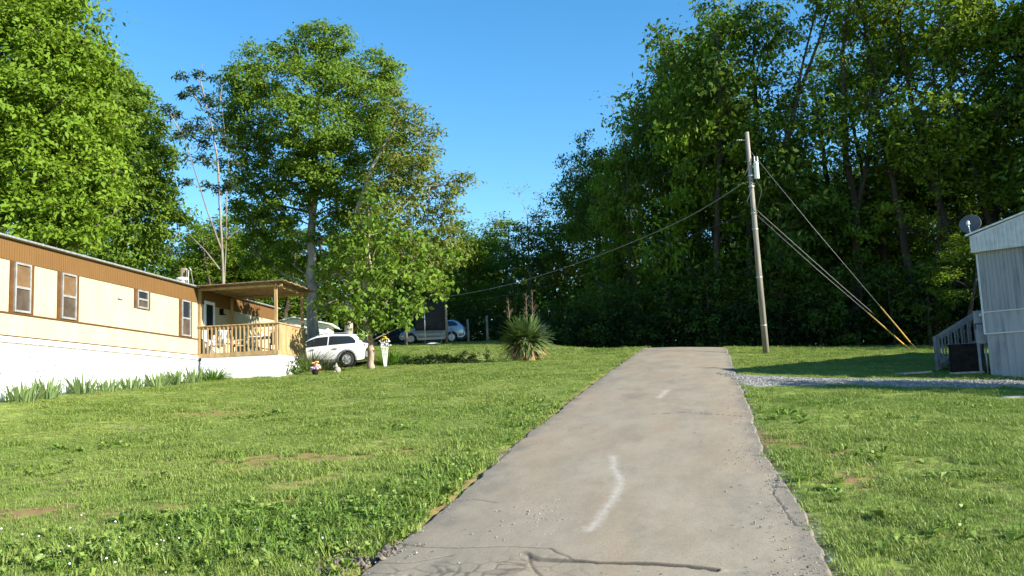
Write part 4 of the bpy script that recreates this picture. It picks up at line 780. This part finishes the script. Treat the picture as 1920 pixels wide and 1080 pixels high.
# ------------------------------------------------------------------ black screen, posts, disc
def plain_post(name, label, px, py0, py1, Y, r, mat, group=None):
    p = at(px, py0, Y); z = gz(p[0], Y) - .1; h = at(px, py1, Y)[2] - z
    o = MB().tube([(0, 0, 0), (.02, 0, h * .5), (0, .01, h)], [r, r * .95, r * .85], 9).build(name, mat, None, True, loc=(p[0], Y, z)); return tag(o, label, 'post', group)
FP = 'posts on the far lawn'
plain_post('wooden_post', 'short brown wooden post in front of the dark blue car', 762, 644, 612, 58, .085, M['bark_tan'], FP)
plain_post('wooden_post', 'brown wooden post at the right edge of the black screen', 838, 645, 572, 58, .085, M['bark_tan'], FP)
plain_post('wooden_post', 'grey wooden post just right of the silver wagon', 878, 643, 598, 61, .09, M['wood_old'], FP)
plain_post('wooden_post', 'grey wooden post between the silver wagon and the yucca', 914, 643, 592, 60.5, .09, M['wood_old'], FP)
plain_post('metal_post', 'thin pale metal post at the left edge of the black screen', 797, 645, 572, 57.5, .035, M['galv'], FP)
plain_post('metal_post', 'thin dark metal post before the windows of the silver wagon', 828, 644, 618, 59.5, .03, M['galv'], FP)
plain_post('metal_post', 'thin pale metal post before the tail of the silver wagon', 847, 644, 612, 59.5, .03, M['galv'], FP)
a, b_, c_, d_ = at(778, 568, 58.3), at(838, 565, 58.1), at(838, 619, 58.1), at(778, 620, 58.3); V = []
for v in np.linspace(0, 1, 9):
    for u_ in np.linspace(0, 1, 13): q = (a * (1 - u_) + b_ * u_) * (1 - v) + (d_ * (1 - u_) + c_ * u_) * v; V.append(q + [0, .05 * math.sin(u_ * 9 + v * 2), 0])
o0 = np.array(V[0]); o = MB().add(np.array(V) - o0, [(i * 13 + j, i * 13 + j + 1, (i + 1) * 13 + j + 1, (i + 1) * 13 + j) for i in range(8) for j in range(12)]).build('hanging_screen', M['black_mesh'], None, True, loc=o0)
sm = o.modifiers.new('thickness', 'SOLIDIFY'); sm.thickness = .015
tag(o, 'black mesh screen stretched between two posts above the silver wagon', 'screen')
p = at(812, 645, 57); o = MB().lathe([(.001, .10), (.3, .09), (.44, .04), (.46, 0)], 20).build('tray', M['white'], None, True, loc=(p[0], 57, gz(p[0], 57) + .02)); tag(o, 'white round shallow tray lying on the far grass before the silver wagon', 'tray')

# ------------------------------------------------------------------ plants
def swords(n, L_, wd, g, el, org, bend=.5, seg=4, oz=(0, .05)):
    V = []; F = []
    for i in range(n):
        a = g.random() * 6.283; e = R(el[0] + (el[1] - el[0]) * g.random()); l = L_ * (.7 + .45 * g.random()); r0 = org * math.sqrt(g.random()); d = np.array([math.cos(a), math.sin(a)]); sd_ = np.array([-d[1], d[0], 0]) * wd / 2
        x, z = r0, oz[0] + (oz[1] - oz[0]) * g.random(); bb = len(V); th = e
        for k_ in range(seg + 1):
            q = k_ / seg; ww = (1 - q ** 2.2) * (.75 + .5 * min(q * 3, 1)) if k_ < seg else .03; P = np.array([d[0] * x, d[1] * x, z]); V += [P - sd_ * ww, P + sd_ * ww + [0, 0, .006]]
            x += l / seg * math.cos(th); z += l / seg * math.sin(th); th -= bend * (.4 + .8 * g.random()) / seg
        F += [(bb + 2 * k_, bb + 2 * k_ + 1, bb + 2 * k_ + 3, bb + 2 * k_ + 2) for k_ in range(seg)]
    return np.array(V), np.array(F)
def sword_mesh(name, n, L_, wd, g, el, org, mat, parent, **kw):
    V, F = swords(n, L_, wd, g, el, org, **kw); return fast_mesh(name, V, F, mat, parent, {'rnd': ('FACE', np.repeat(g.random(n), len(F) // n))})
g = np.random.default_rng(3)
yu = thing('yucca', 'big rounded yucca with brown dead lower leaves and three dry flower stalks', 'plant', (.47, 37.7, gz(.47, 37.7) - .05))
V1, F1_ = swords(520, .95, .105, g, (-15, 80), .2, bend=.3, oz=(.85, 1.1)); V2, F2__ = swords(520, 1.02, .10, g, (-50, 20), .25, bend=.25, oz=(.8, 1.08)); F2__ = F2__ + len(V1)
fast_mesh('leaves', np.concatenate([V1, V2]), np.concatenate([F1_, F2__]), M['yucca_leaf'], yu, {'rnd': ('FACE', g.random(len(F1_) + len(F2__)))})
sword_mesh('dead_leaves', 300, .95, .07, g, (-66, -12), .3, M['yucca_dead'], yu, bend=.5, oz=(.55, 1.0))
MB().tube([(0, 0, 0), (.03, 0, .5), (0, 0, .95)], [.3, .26, .2], 10).build('stem', M['bark_tan'], yu, True)
for x, y, h in ((-.66, .1, 2.62), (.10, .05, 2.85), (.36, -.1, 2.9)):
    m = MB(); m.tube([(x * .86, y, .9), (x * .95, y, 1.9), (x, y, h)], [.018, .012, .006], 5)
    for q in range(34): zz = 1.75 + (h - 1.75) * g.random(); aa = g.random() * 6.28; ll = .36 * (1 - .6 * (zz - 1.75) / (h - 1.75)) * (.5 + .6 * g.random()); m.tube([(x, y, zz), (x + ll * .7 * math.cos(aa), y + ll * .7 * math.sin(aa), zz + ll * .9)], [.0038, .0025], 3)
    m.build('flower_stalk', M['dry_stem'], yu)
IG = 'iris clumps along the white skirting'
def iris(px, py, n_, h, label, blooms=0, tall=.75):
    Y_ = -14.95 / ((px - 960) / 1700 - .106); p = tw((Y_ - 23) / UY, .5, 0); o = thing('iris_plant', label, 'plant', (p[0], p[1], gz(p[0], p[1]) - .03), 0, IG); sword_mesh('leaves', n_, h, .05, g, (48, 88), .36, M['iris_leaf'], o, bend=.5)
    for q in range(blooms):
        x, y = g.normal(0, .28, 2); hh = tall * (.8 + .4 * g.random()); s_ = MB().tube([(x * .6, y * .6, 0), (x, y, hh)], [.012, .008], 5).build('stalk', M['iris_leaf'], o); flowers(s_, 'bloom', M['purple'], [(x, y, hh)], .05)
iris(38, 745, 60, .62, 'iris clump with pale purple blooms at the left edge of the photo', 2, .95); iris(85, 742, 55, .6, 'iris clump under the first window with tall purple blooms', 3, 1.0)
iris(150, 733, 52, .62, 'round iris clump under the second window'); iris(196, 730, 38, .48, 'short iris clump right of the second window'); iris(240, 727, 48, .5, 'wide iris clump under the blank cream wall'); iris(290, 722, 55, .62, 'iris clump under the small window'); iris(325, 719, 55, .65, 'iris clump under the window nearest the porch', 1, .9); iris(358, 717, 50, .68, 'iris clump beside the porch skirt')
def clump(name, label, px, py, n_, h, wd, mat, bend, spread, el=(30, 85), cat='plant'):
    p = G(px, py); o = thing(name, label, cat, (p[0], p[1], p[2] - .03)); sword_mesh('leaves', n_, h, wd, g, el, spread, mat, o, bend=bend); return o
clump('daylily_plant', 'dark leafy daylily clump at the left corner of the porch skirt', 398, 714, 110, .62, .04, M['lily_leaf'], 1.3, .4)
clump('daylily_plant', 'arching green daylily clump at the foot of the white trellis', 735, 684, 230, .85, .045, M['lily_leaf'], 1.5, .6)
clump('ornamental_grass', 'feathery pale grass clump between the porch corner and the white car', 582, 697, 240, 1.0, .018, M['leaf_pale'], .8, .45, (55, 88)); clump('ornamental_grass', 'low feathery grass in front of the car door', 612, 694, 220, .6, .02, M['leaf_pale'], .9, .6, (45, 85))
def shrub(name, label, loc, lobes, mat, seed, leaf=.09, per=26, cat='shrub'):
    g_ = np.random.default_rng(seed); o = thing(name, label, cat, loc); P, O, Rn, tips = crown_points(lobes, g_, .16, per, 1.0, .7, .5); V, F = leaf_mesh(P, O, leaf, g_); fast_mesh('foliage', V, F, mat, o, {'rnd': ('FACE', Rn)})
    m = MB()
    for c, pcs in tips: m.tube([(c[0] * .7, c[1] * .7, 0), tuple(c)], [.02, .008], 5)
    m.build('stem', M['bark_dark'], o); return o
x0, x1 = -4.9, -1.62; mid = (x0 + x1) / 2
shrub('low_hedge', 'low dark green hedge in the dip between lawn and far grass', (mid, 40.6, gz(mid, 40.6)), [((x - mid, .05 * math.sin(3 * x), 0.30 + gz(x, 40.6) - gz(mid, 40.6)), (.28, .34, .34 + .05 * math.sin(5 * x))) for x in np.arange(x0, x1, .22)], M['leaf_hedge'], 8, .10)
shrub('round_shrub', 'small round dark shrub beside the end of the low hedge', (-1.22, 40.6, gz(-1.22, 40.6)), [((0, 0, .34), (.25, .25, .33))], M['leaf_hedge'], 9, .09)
shrub('corner_shrub', 'dark leafy shrub against the white porch skirt near its outer corner', tw(11.9, 3.5, gz(*tw(11.9, 3.5, 0)[:2])), [((0, 0, .35), (.3, .25, .35)), ((.1, .4, .25), (.25, .25, .25))], M['leaf_dark'], 10, .1)

# ------------------------------------------------------------------ garden ornaments
p = at(722, 668, 37.6); p = np.array([p[0], 37.6, gz(p[0], 37.6)]); top = at(722, 628, 37.6)[2] - p[2]
tr = thing('garden_trellis', 'white fan shaped garden trellis topped with yellow and white flowers', 'trellis', p)
m = MB()
for q in (-2, -1, 0, 1, 2): m.bar((q * .02, 0, 0), (q * .085, 0, top * (.93 - .03 * abs(q))), .025, .02, (0, 1, 0))
for zz in (.45, .6, .75): m.bar((-.2 * zz, -.015, top * zz), (.2 * zz, -.015, top * zz), .02, .02, (0, 1, 0))
m.build('slats', M['white'], tr); flowers(tr, 'yellow_blooms', M['yellow_flower'], [(0, -.05, top * .93), (.07, -.05, top * .87), (-.06, -.04, top * .86)], .07); flowers(tr, 'white_blooms', M['white'], [(-.17, -.04, top * .8), (.18, -.03, top * .78), (.1, -.05, top * .7), (-.1, -.05, top * .68), (0, -.05, top * 1.0), (-.14, -.04, top * .62), (.2, -.02, top * .66)], .07)
p = G(591, 703); pw = thing('flower_bouquet', 'bright pink, orange and violet flower bunch by the porch corner', 'flowers', p)
MB().lathe([(.001, 0), (.10, 0), (.13, .18), (.11, .18), (.001, .15)], 14).build('pot', M['black'], pw, True)
flowers(pw, 'pink_blooms', M['pink'], [(.1, 0, .3), (.03, .1, .36), (.14, -.08, .22)], .10); flowers(pw, 'orange_blooms', M['orange'], [(-.05, -.05, .42), (.08, -.03, .45)], .09); flowers(pw, 'violet_blooms', M['violet'], [(-.12, 0, .26), (-.02, -.1, .22)], .08)
p = G(633, 699); st = thing('garden_statue', 'small weathered stone animal figure sitting on the lawn edge by the car', 'statue', p)
m = MB(); m.ball((0, 0, .10), (.13, .11, .13)); m.ball((-.05, -.03, .25), (.075, .07, .075)); m.ball((-.12, -.04, .235), (.045, .04, .035), 8, 5); m.ball((-.03, -.07, .33), (.022, .014, .05), 6, 5); m.ball((-.03, .02, .33), (.022, .014, .05), 6, 5); m.ball((-.09, -.07, .04), (.05, .03, .04), 6, 5); m.ball((-.09, .06, .04), (.05, .03, .04), 6, 5); m.build('figure', M['stone'], st, True)

# ------------------------------------------------------------------ utility pole, wires
pb = at(1436, 655, 38.2); pb[2] = gz(pb[0], 38.2) - .1; tp = at(1400, 248, 38.2); pole = thing('utility_pole', 'weathered wooden utility pole leaning slightly left at the lawn crest', 'utility pole', pb)
TP = tp - pb
def onpole(py): a = at(1400 + (py - 248) * 36 / 407, py, 38.2); return a
MB().tube([(0, 0, 0), TP * .5, TP], [.135, .11, .09], 14).build('shaft', M['pole_wood'], pole, True)
q = onpole(322) - pb; m = MB(); m.lathe([(.001, -.36), (.09, -.36), (.105, -.32), (.105, .30), (.112, .31), (.09, .38), (.001, .40)], 16, q + [.24, -.12, 0]); tfm = m.build('transformer', M['white'], pole, True)
m = MB(); m.box(q + [.15, -.06, .2], (.14, .08, .06)); m.box(q + [.15, -.06, -.2], (.14, .08, .06)); m.build('bracket', M['galv'], pole)
for dx in (.18, .31): m = MB(); m.lathe([(.02, .38), (.045, .45), (.025, .50), (.045, .53), (.025, .56), (.04, .59), (.012, .64)], 10, q + [dx, -.12, 0]); m.build('bushing', M['galv'], tfm, True)
ins = at(1392, 263, 38.2) - pb; m = MB(); m.tube([TP * .97 + [0, 0, -.05], ins + [-.05, 0, 0]], .025, 6)
for k_ in range(3): m.lathe([(.02, 0), (.06, .02), (.06, .04), (.02, .05)], 10, ins + [-.08 - .07 * k_, 0, -.02])
m.build('insulator', M['galv'], pole, True)
m = MB()
for a_, b2, sag in ((onpole(300), onpole(345), .35), (onpole(345), onpole(402), .25), (onpole(330), onpole(400), -.3)):
    a_, b2 = a_ - pb, b2 - pb; m.tube([a_ + [.1, -.1, 0], (a_ + b2) / 2 + [-.3 if sag > 0 else .38, -.15, -sag * .5], b2 + [.08, -.12, 0]], .014, 5)
m.build('jumper_cable', M['wire_dark'], pole, True)
m = MB()
for py_ in (330, 350, 400, 430, 520, 610): q = onpole(py_) - pb; m.lathe([(.10, -.02), (.135, -.02), (.135, .02), (.10, .02)], 12, q)
m.build('band', M['galv'], pole)
def spline(pts, k_=5):
    pts = np.asarray(pts, float); n_ = len(pts); out = []
    for i in range(n_ - 1):
        p0, p1, p2, p3 = pts[max(i - 1, 0)], pts[i], pts[i + 1], pts[min(i + 2, n_ - 1)]
        for t in np.linspace(0, 1, k_, endpoint=False): out.append(.5 * ((2 * p1) + (p2 - p0) * t + (2 * p0 - 5 * p1 + 4 * p2 - p3) * t * t + (3 * p1 - p0 - 3 * p2 + p3) * t ** 3))
    return np.array(out + [pts[-1]])
def wire(name, label, pts, r, mat, cat='wire', group=None):
    pts = np.asarray(pts); o = MB().tube(spline(pts - pts[0]), r, 6).build(name, mat, None, True, loc=pts[0]); return tag(o, label, cat, group)
wire('power_line', 'pale sagging service wire running from the pole down left across the dark wood', [at(*q) for q in ((1394, 343, 38.2), (1340, 378, 39.6), (1280, 412, 41.2), (1200, 448, 43.3), (1120, 480, 45.5), (1040, 508, 48), (960, 532, 51), (870, 551, 55), (780, 562, 59), (690, 566, 63))], .016, M['wire'])
wire('power_line', 'dim upper wire leaving the insulator at the pole top into the trees', [at(*q) for q in ((1388, 263, 38.2), (1340, 285, 40), (1280, 310, 43), (1200, 345, 48), (1100, 385, 56))], .008, M['wire_dark'])
wire('power_line', 'thin dark wire hanging just under the pale service wire', [at(*q) for q in ((1398, 400, 38.2), (1300, 440, 41.2), (1200, 480, 44.3), (1100, 515, 47.5), (980, 548, 52), (870, 565, 56))], .009, M['wire_dark'])
def guy(label, a, bpx, Y, frac):
    b2 = at(*bpx, Y); b2[2] = max(b2[2] - .02, gz(b2[0], Y) - .02); o = thing('guy_wire', label, 'guy wire', b2, 0, 'guy wires of the utility pole'); a_ = a - b2
    mid = a_ * frac; MB().tube([a_, a_ * .6 + [0, 0, -.06], mid], .009, 5).build('cable', M['wire'], o, True); MB().tube([mid, mid * .5, (0, 0, 0)], [.026, .03, .03], 8).build('guard', M['yellow_guard'], o, True); MB().tube([a_ * .04, a_ * -.01], .03, 8).build('anchor', M['wire_dark'], o, True)
guy('upper guy wire from near the pole top, with orange yellow guard at its foot', onpole(278), (1719, 656), 39.0, .215)
guy('lower guy wire from mid pole, with long yellow guard at its foot', onpole(398), (1706, 655), 39.2, .27)
wire('guy_cable', 'thin second cable just above the lower guy wire', [onpole(388), at(1560, 520, 38.7), at(1640, 590, 39)], .009, M['wire'], 'cable')

# ------------------------------------------------------------------ grey white trailer at the right
RD = np.array([.72, -.694]); RI = np.array([.694, .72]); RO = np.array([13.45, 25.9]); RZ0 = 1.55
rh = thing('mobile_home', 'weathered white metal mobile home end with ribbed gable at the right edge', 'mobile home', (RO[0], RO[1], RZ0), math.atan2(RD[1], RD[0]))
def rw(x, y, z): return np.array([RO[0] + RD[0] * x + RI[0] * y, RO[1] + RD[1] * x + RI[1] * y, z])
Z = lambda z: z - RZ0
W_, LN = 4.3, 12.0
m = MB(); m.box((W_ / 2, LN / 2, Z(4.15)), (W_, LN, 2.4)); 
for x in np.arange(.12, W_, .105): m.box((x, -.012, Z(4.43)), (.03, .026, 1.7))
for y in np.arange(.2, LN, .2): m.box((-.006, y, Z(4.15)), (.014, .02, 2.3))
m.build('wall', M['ribbed'], rh)
m = MB(); m.box((W_ / 2, LN / 2, Z(2.0)), (W_ - .04, LN - .04, 1.9))
for x in np.arange(.1, W_, .2): m.box((x, .012, Z(2.1)), (.02, .014, 1.65))
m.build('skirting', M['ribbed'], rh)
m = MB(); m.box((W_ / 2, -.015, Z(3.575)), (W_ + .02, .035, .03)); m.box((W_ / 2, -.012, Z(2.955)), (W_ + .02, .045, .035)); m.box((-.012, -.012, Z(4.1)), (.05, .05, 2.3)); m.build('trim', M['gable'], rh)
top_ = lambda x: 5.78 + (.62 * min(x, W_ - x) / (W_ / 2)) + .0
m = MB(); xs_ = [-.1, W_ / 2, W_ + .1]; poly = [(-.1, Z(5.30))] + [(x, Z(top_(max(0, min(W_, x))))) for x in xs_] + [(W_ + .1, Z(5.30))]; m.prism(poly, -.2, -.02)
for x in np.arange(-.06, W_ + .1, .115): t1 = Z(top_(max(0, min(W_, x)))) - .05; m.box((x, -.21, (Z(5.32) + t1) / 2), (.045, .024, t1 - Z(5.32)))
m.build('gable_panel', M['gable'], rh)
m = MB()
for xa, xb in ((-.2, W_ / 2), (W_ / 2, W_ + .2)): m.bar((xa, LN / 2, Z(top_(max(0, min(W_, xa)))) + .03), (xb, LN / 2, Z(top_(max(0, min(W_, xb)))) + .03), LN + .5, .05, (0, 0, 1))
m.build('roof', M['galv'], rh)
m = MB(); m.prism([(0, Z(5.3)), (0, Z(5.76)), (W_ / 2, Z(6.36)), (W_, Z(5.76)), (W_, Z(5.3))], .0, LN); m.build('roof_side', M['ribbed'], rh)
m = MB(); m.bar((-.42, 1.5, Z(4.62)), (-.02, 1.5, Z(4.95)), .9, .04, (0, 0, 1)); m.build('window_awning', M['grey_box'], rh)
# satellite dish on its mast arm at the roof corner
dz = at(1819, 420, 26.2); ds = thing('satellite_dish', 'grey satellite dish on a bent arm at the trailer roof corner', 'satellite dish', dz)
fw = Vector((-.52, -.70, .38)).normalized(); Mq = np.array(fw.to_track_quat('Z', 'Y').to_matrix())
m = MB(); m.lathe([(.001, -.055), (.10, -.05), (.2, -.03), (.29, .0), (.30, .006), (.30, .02), (.285, .02), (.2, -.012), (.1, -.032), (.001, -.037)], 28, (0, 0, 0), Mq); m.build('dish', M['dish_grey'], ds, True)
e = rw(.02, .0, 5.72) - dz; f_ = np.array(fw)
m = MB(); m.tube([f_ * -.05, f_ * -.16 + [0, 0, -.05], e * .6 + [0, 0, -.1], e], .026, 8); m.build('mast', M['galv'], ds, True)
m = MB(); m.tube([f_ * -.04 + [0, 0, -.26], f_ * .18 + [0, 0, -.36], f_ * .36 + [0, 0, -.2]], .016, 6); m.build('feed_arm', M['galv'], ds, True); MB().ball(f_ * .37 + np.array([0, 0, -.17]), (.05, .05, .08)).build('receiver', M['alu'], ds, True)
MB().box(f_ * -.1 + np.array([.02, 0, 0]), (.1, .1, .14)).build('bracket', M['alu'], ds, False, .01)
# meter box on its post
q = at(1839, 620, 26.35); mz = gz(q[0], q[1]); mt = thing('electric_meter', 'grey electric meter cabinet with round glass meter beside the trailer corner', 'meter', (q[0], q[1], mz), math.atan2(-.3, .95))
MB().box((-.10, .05, .65), (.07, .07, 1.35)).build('post', M['grey_box'], mt); hm = 3.6 - mz
MB().box((0, 0, hm - .12), (.30, .14, .36)).build('meter_box', M['grey_box'], mt, False, .01); MB().lathe([(.001, .10), (.06, .10), (.085, .06), (.085, 0)], 16, (.05, -.07, hm - .08), np.array([[1, 0, 0], [0, 0, -1], [0, 1, 0.]])).build('meter', M['galv'], mt, True)
MB().box((.02, .0, hm - .62), (.24, .12, .56)).build('breaker_panel', M['grey_box'], mt, False, .01); MB().tube([(.08, .02, 0), (.08, .02, hm - .9)], .025, 8).build('conduit', M['galv'], mt, True)
q = at(1811, 700, 26.9); ac = thing('air_conditioner', 'black boxy air conditioner unit beside the steps', 'air conditioner', (q[0], q[1], gz(q[0], q[1]) - .01), R(-22))
m = MB(); m.box((0, 0, .46), (.74, .74, .80))
for z in np.arange(.12, .84, .055): m.box((0, 0, z), (.77, .77, .018))
m.build('cabinet', M['black'], ac); MB().box((0, 0, .03), (.9, .9, .06)).build('pad', M['stone'], ac); MB().lathe([(.001, .01), (.3, .01), (.34, .0)], 18, (0, 0, .875)).build('fan_grille', M['grey_box'], ac); MB().box((0, 0, .868), (.79, .79, .012)).build('lid', M['black'], ac)
# steps
a = at(1758, 690, 28.2); b2 = at(1832, 592, 28.2); g0 = gz(a[0], a[1]); sx0, sx1 = a[0], b2[0]; stp = thing('wooden_steps', 'grey painted wooden steps with slatted handrail climbing to the trailer landing', 'steps', (sx0, 28.2, g0), R(-30))
LN_, ht = (sx1 - sx0) * .89, at(1832, 588, 28.2)[2] - g0; lz = ht - .95
for y in (0, 1.05):
    m = MB(); m.bar((0, y, 1.0), (LN_, y, ht), .05, .10, (0, 0, 1)); m.bar((0, y, .22), (LN_, y, lz + .1), .05, .12, (0, 0, 1)); m.bar((LN_, y, ht), (LN_ + .7, y, ht), .05, .1, (0, 0, 1))
    for q in np.linspace(.2, LN_ - .1, 6): z0 = .22 + (lz - .12) * q / LN_; m.box((q, y, z0 + .4), (.05, .03, .82))
    for q in np.arange(LN_ + .12, LN_ + .7, .14): m.box((q, y, lz + .5), (.05, .03, .9))
    m.build('handrail', M['step_grey'], stp)
    for q, h in ((0, 1.05), (LN_, ht + .02)): MB().box((q, y - .05, h / 2), (.09, .09, h)).build('post', M['step_grey'], stp)
for k_ in range(5): MB().box((.15 + (LN_ - .2) * k_ / 4, .52, .16 + (lz - .12) * k_ / 4), (.27, 1.0, .04)).build('tread', M['step_grey'], stp)
MB().box((LN_ + .4, .52, lz + .02), (.75, 1.0, .05)).build('landing', M['step_grey'], stp)
q = at(1712, 703, 26.5); o = MB().box((0, 0, .03), (.9, .5, .06)).build('stepping_stone', M['stone'], None, False, .01, (q[0], q[1], gz(q[0], q[1]) + .03)); o.rotation_euler = (0, -.02, .2); tag(o, 'flat grey paving slab lying in the shaded grass left of the steps', 'paving slab')
